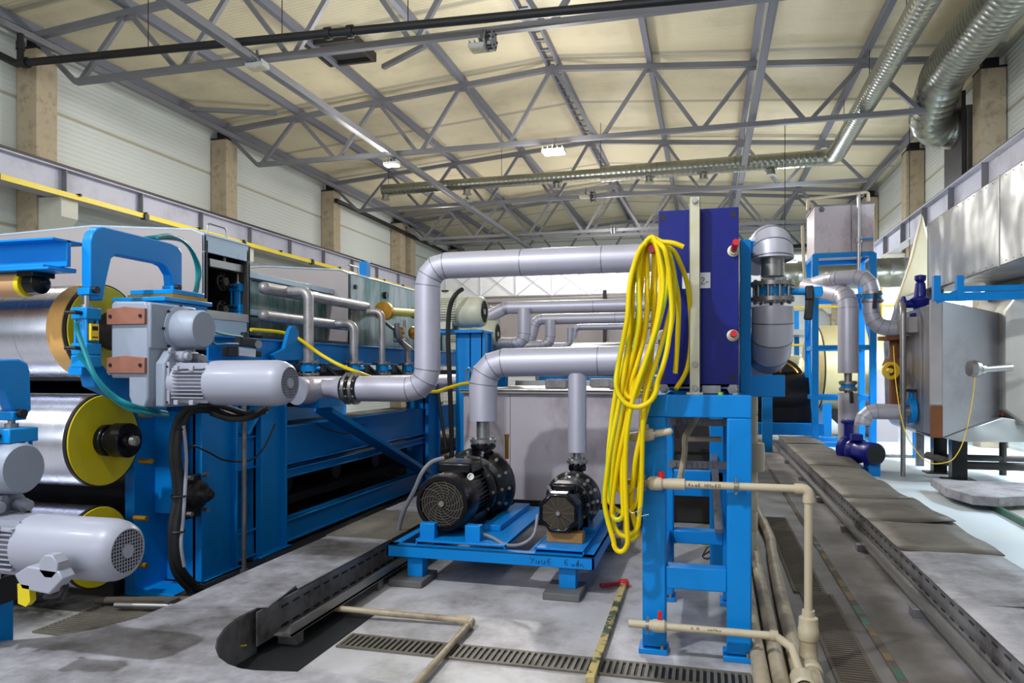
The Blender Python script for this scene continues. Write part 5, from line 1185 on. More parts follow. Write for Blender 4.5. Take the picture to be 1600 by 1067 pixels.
# ---- blue pump
fp = PZ(1362, 742); yp = fp.y+.15
t = clad('silver_pump_pipe', 'silver insulated pipe rising from the dark blue pump and turning right to the grey hood', [PY(1348, 664, yp), PY(1348, 642, yp), PY(1408, 644, yp)], .12, .19, every=9, seg=28)
cpp = PY(1338, 703, yp)
t = thing('blue_pump', 'dark blue motor pump on the floor beside the right walkway', 'pump', (cpp.x, cpp.y, .02))
g = lambda x, y, z: (cpp.x+x, cpp.y+y, cpp.z+z)
b = MB(); b.lathe([(.0, -.42), (.15, -.42), (.17, -.39), (.17, -.2), (.16, -.19), (.16, .05), (.2, .08), (.2, .12), (.12, .14), (.12, .2), (.22, .24), (.24, .3), (.2, .38), (0, .38)], g(.06, .0, -.02), (-.35, 1, 0), 30)
b.build('motor_body', 'pumpblue', t)
b = MB(); b.lathe([(0, 0), (.145, 0)], V(g(.06, 0, -.02)) + V((-.35, 1, 0)).normalized()*-.425, (.35, -1, 0), 24); b.build('fan_grille', 'dark', t)
b = MB(); b.cyl(g(-.06, .28, .1), g(-.06, .28, .42), .075, seg=20); flange(b, g(-.06, .28, .42), (0, 0, 1), .12, .02, 6, .014); b.box(cpp.x-.25, cpp.x+.1, cpp.y-.2, cpp.y+.5, .03, .12); b.cbox(g(.0, .0, .2), (.16, .2, .1)); b.build('pump_casing', 'pumpblue', t, bevel=.01)
b = MB(); b.box(cpp.x+.12, cpp.x+.28, cpp.y-.3, cpp.y+.1, 0, .2); b.build('pump_foot', 'blue', t)
# ---- grey hood / hopper
YH = 12.3
fa = PZ(1467, 738); fb = PZ(1497, 749)
t = thing('hopper', 'large grey sheet-metal hopper with rusty seams on black legs at the right', 'hopper', (4.3, YH, .8))
def H(px, py, y=11.2): return PY(px, py, y)
yh = 11.1
A = H(1472, 470, yh); Bp = H(1567, 490, yh+.6); Cp = H(1567, 648, yh+.6); Dp = H(1472, 684, yh)
dep = 2.3
def hexa(b, fr, bk):
    n = len(fr); return b.add([*fr, *bk], [tuple(range(n)), tuple(range(2*n-1, n-1, -1))] + [(i, n+i, n+(i+1) % n, (i+1) % n) for i in range(n)])
b = MB(); hexa(b, [A, Bp, Cp, Dp], [A+V((0, dep, 0)), Bp+V((0, dep-1.0, 0)), Cp+V((0, dep-1.0, 0)), Dp+V((0, dep, 0))]); b.build('hopper_body', 'hopper', t, bevel=.01)
A2 = H(1453, 469, yh+.0); D2 = H(1453, 632, yh); A3 = H(1472, 469, yh-.02); D3 = H(1472, 632, yh-.02)
b = MB(); b.box(A2.x, A3.x, yh-.02, yh+.02, D2.z, A2.z); b.build('corner_panel', 'housing', t, bevel=.004)
b = MB(); p = H(1454, 634, yh); q = H(1473, 684, yh); b.box(p.x, q.x, yh-.01, yh+.03, q.z, p.z); b.build('rusty_corner', 'rust', t, bevel=.004)
b = MB(); b.tube([H(1567, 487, yh+.55), H(1568, 560, yh+.55), H(1567, 650, yh+.55)], .03, 8); b.build('rusty_seam', 'rust', t)
b = MB(); b.prism([H(1473, 684, yh+.05), H(1567, 652, yh+.3), H(1640, 664, yh+.3), H(1640, 692, yh+.3), H(1500, 690, yh+.1)], (0, 2, 0)); b.build('belly_pan', 'alu', t, bevel=.01)
# conical hood right
b = MB(); n0 = H(1568, 490, yh+.5); 
hexa(b, [H(1568, 487, yh+.4), H(1582, 470, yh+.3), H(1604, 432, yh+.2), H(1680, 380, yh), H(1680, 660, yh), H(1600, 664, yh+.2), H(1568, 640, yh+.4)],
     [H(1568, 487, yh+.4)+V((0, 1.3, 0)), H(1582, 470, yh+.3)+V((0, 1.4, 0)), H(1604, 432, yh+.2)+V((0, 1.5, 0)), H(1680, 380, yh)+V((0, 1.6, 0)), H(1680, 660, yh)+V((0, 1.6, 0)), H(1600, 664, yh+.2)+V((0, 1.5, 0)), H(1568, 640, yh+.4)+V((0, 1.3, 0))])
b.build('rusty_hood', 'alurust', t, bevel=.03)
# probe
t = thing('temperature_probe', 'dull silver probe pipe sticking out before the grey hopper with a hanging wire', 'probe', H(1535, 577, yh-.3))
b = MB(); b.cyl(H(1580, 574, yh-.1), H(1535, 577, yh-.25), .045, seg=14); b.lathe([(0, -.08), (.1, -.06), (.12, 0), (.1, .06), (0, .08)], H(1522, 576, yh-.3), (1, .2, 0), 18); b.cyl(H(1530, 577, yh-.28), H(1536, 577, yh-.25), .07); b.build('probe_tube', 'steel', t)
hose('probe_wire', 'thin yellow-green wire hanging in a loop under the grey hopper', 'wire', [H(1524, 580, yh-.35), H(1520, 620, yh-.3), H(1508, 680, yh-.3), H(1495, 710, yh-.3), H(1480, 722, yh-.3), H(1450, 722, yh-.3), H(1425, 695, yh-.3), H(1410, 660, yh-.2), H(1400, 600, yh), H(1396, 540, yh)], .006, 'orange')
# left flank of hopper: dark grey box back-left
t = thing('grey_hood_box', 'dark grey panelled box left of the hopper with the round steel flange', 'box', H(1435, 560, 12.6))
p = H(1416, 480, 12.7); q = H(1458, 672, 12.7)
b = MB(); b.prism([H(1417, 530, 12.9), H(1440, 455, 12.9), H(1475, 440, 12.9), H(1475, 690, 12.9), H(1432, 674, 12.9), H(1420, 660, 12.9)], (0, 1.6, 0)); b.build('box_shell', 'tray', t, bevel=.01)
b = MB(); b.box(H(1414, 495, 12.4).x, H(1442, 495, 12.4).x, 12.3, 12.9, H(1414, 520, 12.4).z, H(1414, 496, 12.4).z); b.build('valve_plinth', 'housing', t, bevel=.006)
b = MB(); c = PY(1436, 642, yp-.0); 
for k in (0, .12, .24): b.lathe([(0, -.02), (.24, -.02), (.24, .02), (0, .02)], c + V((k, 0, 0)), (1, 0, 0), 28); b.bolts(c + V((k-.02, 0, 0)), (-1, 0, 0), .19, 10, .02, .02)
b.cyl(PY(1408, 644, yp), c, .11); b.build('steel_flange', 'steel', t)
b = MB(); c = PY(1424, 642, yp); b.lathe([(0, -.04), (.2, -.04), (.2, .04), (0, .04)], c, (1, 0, 0), 24); b.cyl(c, c + V((0, 0, .3)), .04); b.build('blue_valve', 'blue_cap', t)
b = MB(); b.bar(c + V((-.2, -.05, .32)), c + V((.28, -.05, .3)), .05, .04); b.build('valve_handle', 'rubber', t)
# dark blue relief valve on plinth
t = thing('relief_valve', 'navy blue relief valve standing on the small grey plinth', 'valve', H(1437, 490, 12.5))
b = MB(); base = H(1438, 494, 12.5); b.lathe([(.15, 0), (.15, .04), (.08, .06), (.11, .16), (.15, .22), (.15, .26), (.09, .3), (.07, .5), (.05, .52), (.08, .56), (.08, .62), (0, .64)], base, (0, 0, 1), 22); b.cyl(base + V((0, 0, .19)), base + V((-.22, 0, .19)), .06); b.cyl(base + V((-.22, 0, .19)), base + V((-.25, 0, .19)), .12); b.build('valve_body', 'pumpblue', t)
t = thing('bent_steel_pipe', 'bent steel pipe dropping beside the dark grey box from the navy relief valve', 'pipe', H(1410, 620, 12.2))
b = MB(); b.tube(fillet([base + V((-.25, 0, .19)), H(1411, 478, 12.2), H(1411, 622, 12.2)], .2, 6), .045, 14); b.tube([H(1411, 622, 12.2), V((H(1411, 622, 12.2).x, 12.2, 0))], .035, 12); b.build('bent_tube', 'steel', t)
b = MB(); c = H(1399, 570, 13.2); b.lathe([(0, -.1), (.16, -.1), (.2, 0), (.16, .1), (0, .1)], c, (0, 0, 1), 16); b.cyl(c + V((0, 0, -.8)), c + V((0, 0, .4)), .09); b.lathe([(0, 0), (.26, 0), (.26, .06), (0, .06)], c + V((0, 0, .4)), (0, 0, 1), 20); tag(b.build('rusty_valve_stack', 'rust'), 'rusty stack of valves between the silver elbow and the bent steel pipe', 'valve')
b = MB(); c = H(1392, 579, 12.9); b.lathe([(.09, -.03), (.14, -.02), (.14, .02), (.09, .03)], c, (.3, -1, 0), 18); b.cyl(c + V((0, .2, 0)), c, .04); tag(b.build('yellow_handwheel', 'orange'), 'small yellow-green handwheel on the rusty valve stack', 'handwheel')
# legs frame
t = thing('hopper_leg_frame', 'black steel leg frame under the grey hopper', 'frame', (4.3, 11.6, 0))
for px, py, w in ((1467, 739, .19), (1497, 750, .2)):
    f_ = PZ(px, py); b = MB(); b.box(f_.x-w/2, f_.x+w/2, f_.y-.08, f_.y+.1, 0, .82); b.build('leg', 'black', t, bevel=.004)
    b = MB(); b.box(f_.x-.2, f_.x+.2, f_.y-.14, f_.y+.16, 0, .02); b.build('leg_plate', 'grimeshade', t)
b = MB(); f1 = PZ(1467, 739); f2 = PZ(1497, 750)
z1 = PY(1550, 716, f1.y).z; z2 = PY(1550, 728, f2.y).z
b.tube([(f1.x, f1.y, z1), (8-2.2, f1.y, z1)], .05, 10); b.tube([(f2.x, f2.y, z2), (5.8, f2.y, z2)], .06, 10); b.tube([(f1.x-.1, f1.y+.2, z1), (f2.x, f2.y, z2)], .06, 10); b.tube([PY(1567, 690, f1.y), V((PY(1567, 690, f1.y).x, f1.y, 0))], .05, 10); b.build('cross_rail', 'grimeshade', t)
# cone (stained)
t = thing('stained_cone', 'tall orange-stained metal cone hanging from the end of the aluminium duct', 'cone', PY(1415, 520, 14.2))
yc = 14.3
b = MB(); tp = [PY(1441, 332, yc), PY(1449, 330, yc+.6), PY(1452, 330, yc+1.0), PY(1440, 338, yc+1.2)]
fr = [PY(1441, 333, yc), PY(1464, 420, yc), PY(1462, 530, yc), PY(1395, 560, yc), PY(1400, 470, yc), PY(1424, 400, yc)]
hexa(b, fr, [q + V((.25, 1.3, 0)) for q in fr]); b.build('cone_shell', 'cone', t, bevel=.04)
# ---- aluminium overhead duct
t = thing('aluminium_duct', 'huge rectangular aluminium-clad duct running along the upper right', 'duct', (3.9, 10, 2.95))
xd = 3.45; z_t = 1.6+xd/1.395*.9666**0; 
def DX(px, py): return PX(px, py, xd)
ya = DX(1449, 340).y; zt_ = DX(1600, 235).z; zb_ = DX(1600, 398).z; ztb = DX(1449, 335).z; zbb = DX(1449, 440).z
zt_ = 3.98; zb_ = 2.86
b = MB(); b.prism([(xd, 3.0, zb_), (xd, 3.0, zt_), (xd+1.5, 3.0, zt_+.1), (xd+1.5, 3.0, zb_)], (0, ya-3.0, 0)); b.build('duct_cladding', 'alu', t, bevel=.02)
b = MB()
for y in (6.3, 8.2, 10.2, ya-.05): b.box(xd-.008, xd, y, y+.03, zb_, zt_)
for k in range(40): 
    for z in (zt_-.05, zb_+.05): b.cyl((xd, 4.5+k*.22, z), (xd-.008, 4.5+k*.22, z), .008, seg=5)
b.build('cladding_seam', 'steel', t)
b = MB(); h = PX(1505, 345, xd-.12); b.tube(fillet([h + V((.12, -.25, 0)), h + V((0, -.25, .25)), h + V((0, .35, .0)), h + V((.12, .35, 0))], .03, 3), .02, 8); b.build('duct_handle', 'tray', t) if False else None
# rail frame beneath
t = thing('duct_support_frame', 'bright blue steel frame under the aluminium duct at the right edge', 'frame', (3.8, 10, 2.4))
b = MB(); ysf = 10.4
for px in (1463, 1499): p = PY(px, 440, ysf); b.box(p.x-.04, p.x+.04, ysf-.05, ysf+.05, PY(px, 470, ysf).z, PY(px, 431, ysf).z)
p = PY(1463, 468, ysf); q = PY(1600, 468, ysf); b.box(p.x, q.x+1.2, ysf-.04, ysf+.04, p.z-.02, p.z+.08); z = PY(1500, 456, ysf).z; b.box(PY(1500, 456, ysf).x, q.x+1.2, ysf-.04, ysf+.04, z, z+.07)
b.bar(PY(1463, 470, ysf), PY(1498, 457, ysf), .06, .08); b.build('frame_bar', 'blue', t, bevel=.004)
b = MB()
for k in range(4): z = 2.80 - k*.16; b.tube([(4.0, 12.2+k*.1, z), (5.8, 12.2+k*.1, z)], .035, 8)
tag(b.build('pipe_rack', 'steel'), 'row of thin horizontal steel pipes under the aluminium duct', 'pipes')

# ---- far right background
t = thing('tan_cylinder', 'large tan metal cylinder lying behind the blue tower', 'cylinder', (3.0, 19.5, .9))
b = MB(); p = PY(1300, 575, 19.5); b.lathe([(0, 0), (.95, 0), (1.05, .08), (1.05, 2.2), (0, 2.2)], p + V((-.5, 0, 0)), (1, .1, 0), 40); b.build('cylinder_shell', 'tan', t)
for k in (.2, 1.3): MB().box(p.x-.5+k, p.x-.3+k, p.y-.6, p.y+.6, 0, max(.2, p.z-.8)).build('cradle', 'blue', t)
b = MB()
for k in (.1, .9, 1.7): b.lathe([(1.05, -.02), (1.07, 0), (1.05, .02)], p + V((-.5+k, k*.1, 0)), (1, .1, 0), 40)
b.prism([p + V((-.3, -.3, -.9)), p + V((1.5, -.3, -.9)), p + V((1.1, -.3, -1.4)), p + V((.2, -.3, -1.4))], (0, .8, 0)); b.build('cylinder_band', 'grimeshade', t)
t = thing('tan_machine_box', 'tan machine housing with round pulley above a dark rounded base, left of the blue tower', 'machine', (1.6, 16.5, 0))
yb_ = 17.0
b = MB(); a = PY(1168, 555, yb_); c = PY(1258, 625, yb_); b.box(a.x, c.x, yb_, yb_+1.5, c.z-.3, a.z); b.build('box_panel', 'tan', t, bevel=.15)
b = MB(); p = PY(1212, 602, yb_-.05)
b.lathe([(.52, -.03), (.55, 0), (.52, .03), (.49, 0), (.52, -.03)], p, (0, 1, 0), 36)
for k in range(5): q = 2*PI*k/5; b.bar(p, p + V((math.cos(q)*.52, 0, math.sin(q)*.52)), .03, .03)
b.build('pulley_ring', 'brass', t)
b = MB(); b.lathe([(0, 0), (.62, 0), (.62, .02)], PY(1212, 602, yb_-.01), (0, -1, 0), 30); b.build('pulley_recess', 'grimeshade', t)
b = MB(); p = PY(1205, 655, yb_-.4); b.lathe([(0, 0), (.62, 0), (.62, 1.6), (0, 1.6)], (p.x-.7, yb_+.1, .95), (1, 0, 0), 32); b.box(p.x-.7, p.x+.9, yb_-.5, yb_+.8, .45, .95); b.build('dark_base', 'black', t, bevel=.05)
b = MB(); b.box(p.x-1.2, p.x+1.0, yb_-.8, yb_-.7, .25, .5); b.box(p.x+.75, p.x+.9, yb_-.8, yb_-.65, 0, .5); b.box(p.x-1.2, p.x-1.05, yb_-.8, yb_-.65, 0, .5); b.build('base_beam', 'blue', t, bevel=.006)
def bpost(px, py, w, ztop, lab):
    f_ = PZ(px, py); b = MB(); b.box(f_.x-w/2, f_.x+w/2, f_.y, f_.y+.12, 0, ztop); tag(b.build('blue_post', 'blue', bevel=.006), lab, 'post')
bpost(1199, 706, .19, 1.75, 'thick blue post under the fat silver riser, beside the walkway end')
bpost(1245, 660, .14, 3.4, 'slim blue post in the distance between the riser and the tower')
bpost(1434, 716, .12, 1.5, 'pale blue post below the steel flange at the grey hopper')
t = thing('yellow_railing', 'yellow safety railing across the far background at right', 'railing', (3, 22, 2))
b = MB()
for z in (3.35, 3.9, 4.35): b.tube([(1.8, 22, z), (5.6, 22, z)], .03, 8)
b.tube([(1.9, 22, 2.3), (5.6, 22, 2.3)], .03, 8)
for k in range(5): b.tube([(1.9+k*.9, 22, 2.2), (1.9+k*.9, 22, 4.35)], .03, 8)
b.build('rail', 'orange', t)
b = MB(); b.box(1.6, 5.7, 22.2, 24, 2.6, 2.75); b.build('walkway_deck', 'steel', t)
t = thing('far_spiral_duct', 'horizontal galvanised duct in the distance behind the tower', 'duct', (3.5, 19, 3))
pts, rr = spiral([(1.4, 20.8, 4.1), (5.8, 20.8, 4.1)], .38, .3); MB().tube(pts, rr, 24).build('spiral_tube', 'duct', t)
b = MB()
for x in (2.0, 5.0): b.cyl((x, 20.8, 4.4), (x, 20.8, 8.3), .01, seg=5)
b.each('hanger_rod', 'darksteel', t)
t = thing('far_white_cabinets', 'row of white cabinets in the bright far aisle', 'cabinet', (4, 25, 0))
for k in range(3): x = 2.4+k*1.15; MB().box(x, x+1.05, 26, 27, 0, 2.1+.2*k).build('cabinet', 'wall', t, bevel=.02)
b = MB(); f_ = PZ(1400, 715)
b.box(3.0, 4.6, f_.y, f_.y+.25, .0, .03)
for k in range(12): b.box(3.02+k*.13, 3.1+k*.13, f_.y+.05, f_.y+.2, .03, .04)
tag(b.build('perforated_channel', 'tray'), 'perforated metal channel lying on the floor near the tower', 'channel')
t = thing('white_floor_box', 'pale box standing in the aisle behind the tower legs', 'box', PZ(1395, 690))
f_ = PZ(1388, 690); b = MB(); b.box(f_.x-.25, f_.x+.2, f_.y, f_.y+.4, 0, 1.6); b.build('box_shell', 'housing', t, bevel=.01)

# ---- low sheets lying right
t = thing('bent_metal_sheet', 'bent galvanised sheet lying raised on the floor at the right edge', 'sheet', PZ(1540, 760, .1))
z = .16; pts = [PZ(1455, 748, z), PZ(1500, 752, z), PZ(1640, 757, z), PZ(1640, 775, z), PZ(1560, 779, z), PZ(1520, 776, z), PZ(1478, 764, z)]
b = MB(); b.prism([(p.x, p.y, z) for p in pts], (0, 0, .012)); n = len(pts)
b.build('sheet_top', 'plate', t)
b = MB()
for i in range(3, 7):
    p, q = pts[i], pts[(i+1) % 7]; b.bar((p.x, p.y, z-.04), (q.x, q.y, z-.04), .01, .1)
b.box(pts[2].x-1.0, pts[2].x-.8, pts[4].y+.2, pts[4].y+.3, 0, z); b.box(pts[0].x+.2, pts[0].x+.4, pts[0].y-.2, pts[0].y-.1, 0, z); b.build('folded_edge', 'plate', t)
b = MB(); b.bar(PZ(1515, 772, .035), PZ(1640, 838, .035), .04, .07); b.build('edge', 'cleargreen')
o = bpy.data.objects['edge']; o.name = 'green_floor_kerb'; tag(o, 'green painted kerb bar on the floor at the right edge', 'kerb')
b = MB(); b.prism([PZ(1518, 772, .012), PZ(1640, 836, .012), PZ(1760, 790, .012), PZ(1640, 770, .012)], (0, 0, .01)); tag(b.build('stained_plate', 'alurust'), 'rust-stained plate lying behind the green kerb', 'plate')

# ================================================================== FLOOR THINGS
def slots(b, x, y0, y1, z, n, dx=.004, w=.07, h=.012):
    for k in range(n):
        y = y0 + (y1-y0)*(k+.3)/n; b.box(x-dx/2, x+dx/2, y, y+w, z, z+h)
# right walkway
XA, XB = 1.42, 2.06
t = thing('cable_walkway', 'long low cable walkway of worn steel sheets along the right aisle', 'walkway', (1.7, 9, 0))
random.seed(3)
ys_ = [1.6, 3.2, 4.75, 6.1, 7.2, 8.5, 9.8, 11.2, 12.8, 14.4, 15.9]
for i in range(len(ys_)-1):
    y0, y1 = ys_[i], ys_[i+1]+.12; z0 = .245+.006*(i % 2); N_ = 6; vs = []; j1 = random.uniform(-.03, .05)
    b = MB(); top = []
    for k in range(N_+1):
        y = y0+(y1-y0)*k/N_
        for m_ in range(5):
            x = XA-.02+(XB-XA+.04+j1)*m_/4; zz = z0 + .012*math.sin(k*1.3+i)*math.sin(m_*1.1) + (.03*(1-k/N_) if i in (2, 4) and True else 0)*(m_/4)
            top.append((x, y, zz))
    fs = [(k*5+m_, k*5+m_+1, (k+1)*5+m_+1, (k+1)*5+m_) for k in range(N_) for m_ in range(4)]
    b.add(top, fs); o = b.build('cover_sheet', 'plate' if i < 3 else 'plateold', t, ang=60)
    s_ = o.modifiers.new('solidify', 'SOLIDIFY'); s_.thickness = .006
b = MB(); b.box(XA, XA+.012, 1.6, 16.0, .075, .235); b.box(XB-.02, XB-.01, 1.6, 16.0, .075, .235); b.box(XA, XB, 1.6, 16.0, .07, .08); b.build('tray_side', 'tray', t)
b = MB(); slots(b, XA-.001, 1.8, 12, .10, 60); slots(b, XA-.001, 1.8, 12, .19, 60); b.build('slot', 'ink', t, kind='stuff')
b = MB(); b.box(XA-.10, XA-.06, 1.6, 16.0, .06, .10); b.box(XA-.1, XA+.02, 1.6, 16.0, .055, .065); b.build('tray_rail', 'steel', t)
for k, py in enumerate((965, 862, 800, 760, 730, 712)):
    y = (PZ(1460, 965).y, PZ(1380, 862).y, 7.9, 9.6, 11.4, 13.4)[k]
    b = MB(); b.box(XA-.14, XA+.12, y-.05, y+.05, 0, .06); b.build('support_foot', 'tray', t, bevel=.003)
# left walkway + foreground sheet
t = thing('raised_floor_sheets', 'raised galvanised cover sheets curving from the lower left along the machine', 'cover', (-2.7, 4.5, 0))
z = .25
def poly_sheet(pts, zz, name='cover_sheet', m='plate'):
    b = MB(); b.prism([(p[0], p[1], zz) for p in pts], (0, 0, .008)); o = b.build(name, m, t, smooth=False); return o
pz_ = lambda px, py: PZ(px, py, z)
inner = [pz_(462, 918), pz_(432, 935), pz_(400, 952), pz_(372, 966), pz_(350, 984), pz_(339, 1000), pz_(336, 1015), pz_(341, 1029), pz_(356, 1040), pz_(376, 1047), pz_(398, 1050)]
outer = [pz_(398, 1050), pz_(520, 1054), pz_(700, 1085), pz_(760, 1300), pz_(-100, 1300), pz_(-160, 1010), pz_(0, 1004), pz_(75, 998), pz_(150, 985), pz_(215, 968), pz_(262, 948), pz_(295, 947)]
poly_sheet(inner + outer[1:11] + [pz_(300, 938)], z)
poly_sheet([(-2.42, 4.02), (-2.42, 5.45), (-2.96, 5.45), (-2.96, 3.95), pz_(258, 954), pz_(420, 951), pz_(462, 918)], z+.006)
poly_sheet([(-2.40, 5.35), (-2.41, 6.55), (-2.98, 6.55), (-2.97, 5.35)], z+.014, m='plateold')
poly_sheet([(-2.45, 6.45), (-2.45, 8.0), (-2.95, 8.0), (-2.95, 6.45)], z+.022)
b = MB(); b.box(-2.432, -2.42, 3.6, 9, .06, z); b.box(-2.96, -2.95, 3.6, 9, .06, z); b.build('tray_side', 'tray', t)
b = MB()
for p, q in zip(inner[2:], inner[3:]): b.bar((p.x, p.y, z/2), (q.x, q.y, z/2), .01, z)
b.build('curved_skirt', 'tray', t)
b = MB(); slots(b, -2.419, 3.8, 7.5, .2, 30, .006); slots(b, -2.419, 3.8, 7.5, .09, 30, .006); b.build('slot', 'ink', t, kind='stuff')
b = MB(); b.box(-2.34, -2.28, 3.72, 8.8, .085, .10); b.box(-2.29, -2.28, 3.72, 8.8, .085, .15); b.box(-2.40, -2.28, 3.72, 8.8, .08, .087)
for y in (3.8, 4.9, 6.0, 7.2): b.box(-2.42, -2.3, y, y+.08, 0, .08)
b.build('tray_rail', 'steel', t)
b = MB(); p = PZ(400, 1040, .0); b.box(-2.75, -2.1, 3.30, 4.5, .001, .006); b.build('dark_pit', 'dark', t)
hose('pit_wire', 'thin yellow-green wire in the curved opening of the raised floor sheets', 'wire', [PZ(345, 1033, .02), PZ(355, 1018, .05), PZ(365, 1012, .08), PZ(385, 1008, .1)], .005, 'orange')
# floor gratings
def grating(x0, x1, y0, y1, n, along, lab, ang=0, m='tray'):
    t = thing('floor_grating', lab, 'grating', ((x0+x1)/2, (y0+y1)/2, 0), ang, 'slotted floor gratings')
    w, h = (x1-x0)/2, (y1-y0)/2
    b = MB(); b.box(-w, w, -h, h, .001, .003); b.build('drain_void', 'ink', t, local=True)
    b = MB(); b.box(-w, w, -h-.02, -h, 0, .012); b.box(-w, w, h, h+.02, 0, .012); b.box(-w-.02, -w, -h-.02, h+.02, 0, .012); b.box(w, w+.02, -h-.02, h+.02, 0, .012); b.build('grating_frame', 'soil' if m == 'soil' else 'plateold', t, local=True)
    b = MB()
    for k in range(n):
        f_ = (k+.5)/n*2-1
        if along == 'x': b.box(f_*w-w/n*.5, f_*w+w/n*.5, -h, h, .003, .012)
        else: b.box(-w, w, f_*h-h/n*.5, f_*h+h/n*.5, .003, .012)
    b.build('grating_bar', m, t, local=True, kind='stuff')
    return t
ga = PZ(465, 1011); gb = PZ(905, 1056)
an = math.atan2(gb.y-ga.y, gb.x-ga.x)
gx = PZ(460, 1013).x
grating(-2.05, .2, 4.03-.17, 4.03+.0, 64, 'x', 'slotted floor grating running across below the pump base', 0, 'plateold')
grating(.66, .84, 2.6, 5.6, 90, 'y', 'slotted floor grating beside the cream pipes in the right aisle', 0, 'soil')
grating(.62, .80, 5.65, 8.4, 60, 'y', 'farther slotted floor grating in the right aisle', 0, 'soil')
pa, pb_ = PZ(90, 985), PZ(285, 945)
grating(-3.95, -3.3, 3.6, 4.28, 22, 'y', 'slotted floor grating at lower left under the motor shadow', 0, 'plateold')
# painted strip in aisle
t = thing('painted_floor_strip', 'thin rusty floor strip with green paint patches along the right aisle', 'strip', (.97, 6, 0))
b = MB(); b.box(.945, .995, 2, 14, .001, .006); b.build('strip_base', 'soil', t)
random.seed(5); y = 2.2; b = MB(); b2 = MB()
while y < 8:
    L = random.uniform(.08, .2); (b if random.random() < .5 else b2).box(.95, .99, y, y+L, .006, .007); y += L + random.uniform(.05, .35)
b.build('green_patch', 'cleargreen', t); b2.build('rust_patch', 'ochre', t)
# PVC floor pipes
def fpipe(lab, pts, r=.042, m='pvcdirty', grp='cream plastic pipes on the aisle floor'):
    return hose('plastic_floor_pipe', lab, 'pipe', pts, r, m, 6, grp, 16)
FL = lambda px, py, z=.05: PZ(px, py, z)
fpipe('leftmost of the four cream plastic pipes lying right of the blue stand', [V((.27, 2.4, .05)), V((.265, 4.2, .05)), V((.28, 5.6, .05)), V((.33, 9.0, .05))])
fpipe('second cream plastic pipe from the left, right of the blue stand', [V((.35, 2.4, .05)), V((.355, 3.9, .05)), V((.375, 5.4, .05)), V((.43, 9.5, .05))])
fpipe('third cream plastic pipe, joined by the elbow of the low cream branch', [V((.45, 2.4, .05)), V((.455, 3.7, .05)), V((.49, 5.4, .05)), V((.53, 6.6, .06)), V((.56, 7.4, .05)), V((.50, 9.5, .05))], .045)
# timber strip + red tool
t = thing('painted_timber', 'worn paint-flecked timber strip lying on the floor left of the blue stand', 'timber', PZ(950, 960, 0))
b = MB(); b.bar(PZ(974, 915, .02), PZ(922, 1062, .02), .045, .035); b.build('timber_strip', 'paintwood', t, bevel=.003)
t = thing('red_tool', 'red-painted bar clamp lying on the floor beside the pump base', 'tool', PZ(960, 912, .02))
b = MB(); b.bar(PZ(938, 915, .03), PZ(972, 911, .03), .03, .03); b.build('tool_shaft', 'reddark', t, bevel=.004)
b = MB(); b.bar(PZ(968, 911, .03), PZ(982, 911, .03), .07, .05); b.build('tool_head', 'red', t, bevel=.01)
# floor pipes front
def joint(b, p, q, r):
    b.cyl(p, q, r, seg=18)
t = thing('cream_floor_pipe', 'thin cream plastic pipe lying in an L on the floor before the pump base', 'pipe', PZ(620, 965, 0))
za = .06
pA_, pB_, pC_ = PZ(508, 949, .07), PZ(738, 970, .035), PZ(640, 1080, .035)
b = MB(); b.tube([pA_, pB_], .02, 14); b.build('long_pipe', 'pvcdirty', t)
b = MB(); b.tube([pB_, pC_], .02, 14); b.build('cross_pipe', 'pvcdirty', t)
b = MB(); d1 = (pA_-pB_).normalized(); d2 = (pC_-pB_).normalized(); b.tube(fillet([pB_+d1*.09, pB_, pB_+d2*.09], .03, 4), .028, 14); b.build('elbow', 'pvcdirty', t)
# brown conduit pipes at left
t = thing('conduit_pipe', 'brown steel conduit pipes lying on the floor at the foot of the blue frame', 'pipe', PZ(220, 940, 0))
b = MB(); b.tube([PZ(150, 938, .05), PZ(315, 937, .05)], .025, 12); b.build('brown_pipe', 'soil', t)
b = MB(); b.tube([PZ(180, 945, .05), PZ(270, 947, .05)], .02, 12); b.build('steel_pipe', 'steel', t)
b = MB(); c = PZ(268, 944, .05); b.box(c.x-.02, c.x+.02, c.y-.05, c.y+.06, .03, .08); b.build('pipe_clamp', 'tray', t)

# ---- cream pipework on the stand
YS = 4.16
def S_(px, py, y=YS): return PY(px, py, y)
t = thing('cream_stand_pipe', 'cream plastic pipe with red valve crossing the blue stand, then dropping as a riser', 'pipe', S_(1263, 960))
rs = .021
zr = S_(1130, 759).z; xr_ = S_(1263, 800).x
b = MB(); b.tube([(S_(992, 755).x, YS, zr), (xr_, YS, zr)], rs, 16); b.build('cross_pipe', 'pvc', t)
b = MB(); zlow = S_(1263, 962).z; b.tube([(xr_, YS, zr), (xr_, YS, zlow)], rs, 16); b.build('riser', 'pvc', t)
b = MB(); b.tube(fillet([(xr_-.07, YS, zr), (xr_, YS, zr), (xr_, YS, zr-.07)], .03, 4), rs*1.35, 16); b.cyl((S_(1020, 757).x, YS, zr), (S_(1047, 757).x, YS, zr), rs*1.4); b.lathe([(rs, -.05), (.038, -.03), (.04, 0), (.038, .03), (rs, .05)], (S_(1025, 757).x, YS, zr), (1, 0, 0), 18); b.cyl((S_(1045, 757).x, YS, zr), (S_(1070, 757).x, YS, zr), rs*1.5)
b.each('fitting', 'pvc', t)
b = MB(); x = S_(1000, 757).x; b.lathe([(.014, -.09), (.018, -.03), (.03, -.02), (.03, 0)], (x, YS, zr), (1, 0, 0), 14); b.build('brass_tip', 'brass', t)
b = MB(); x = S_(1033, 745).x; b.cyl((x, YS, zr+.03), (x, YS-.0, zr+.065), .018); b.build('red_knob', 'red', t)
b = MB()
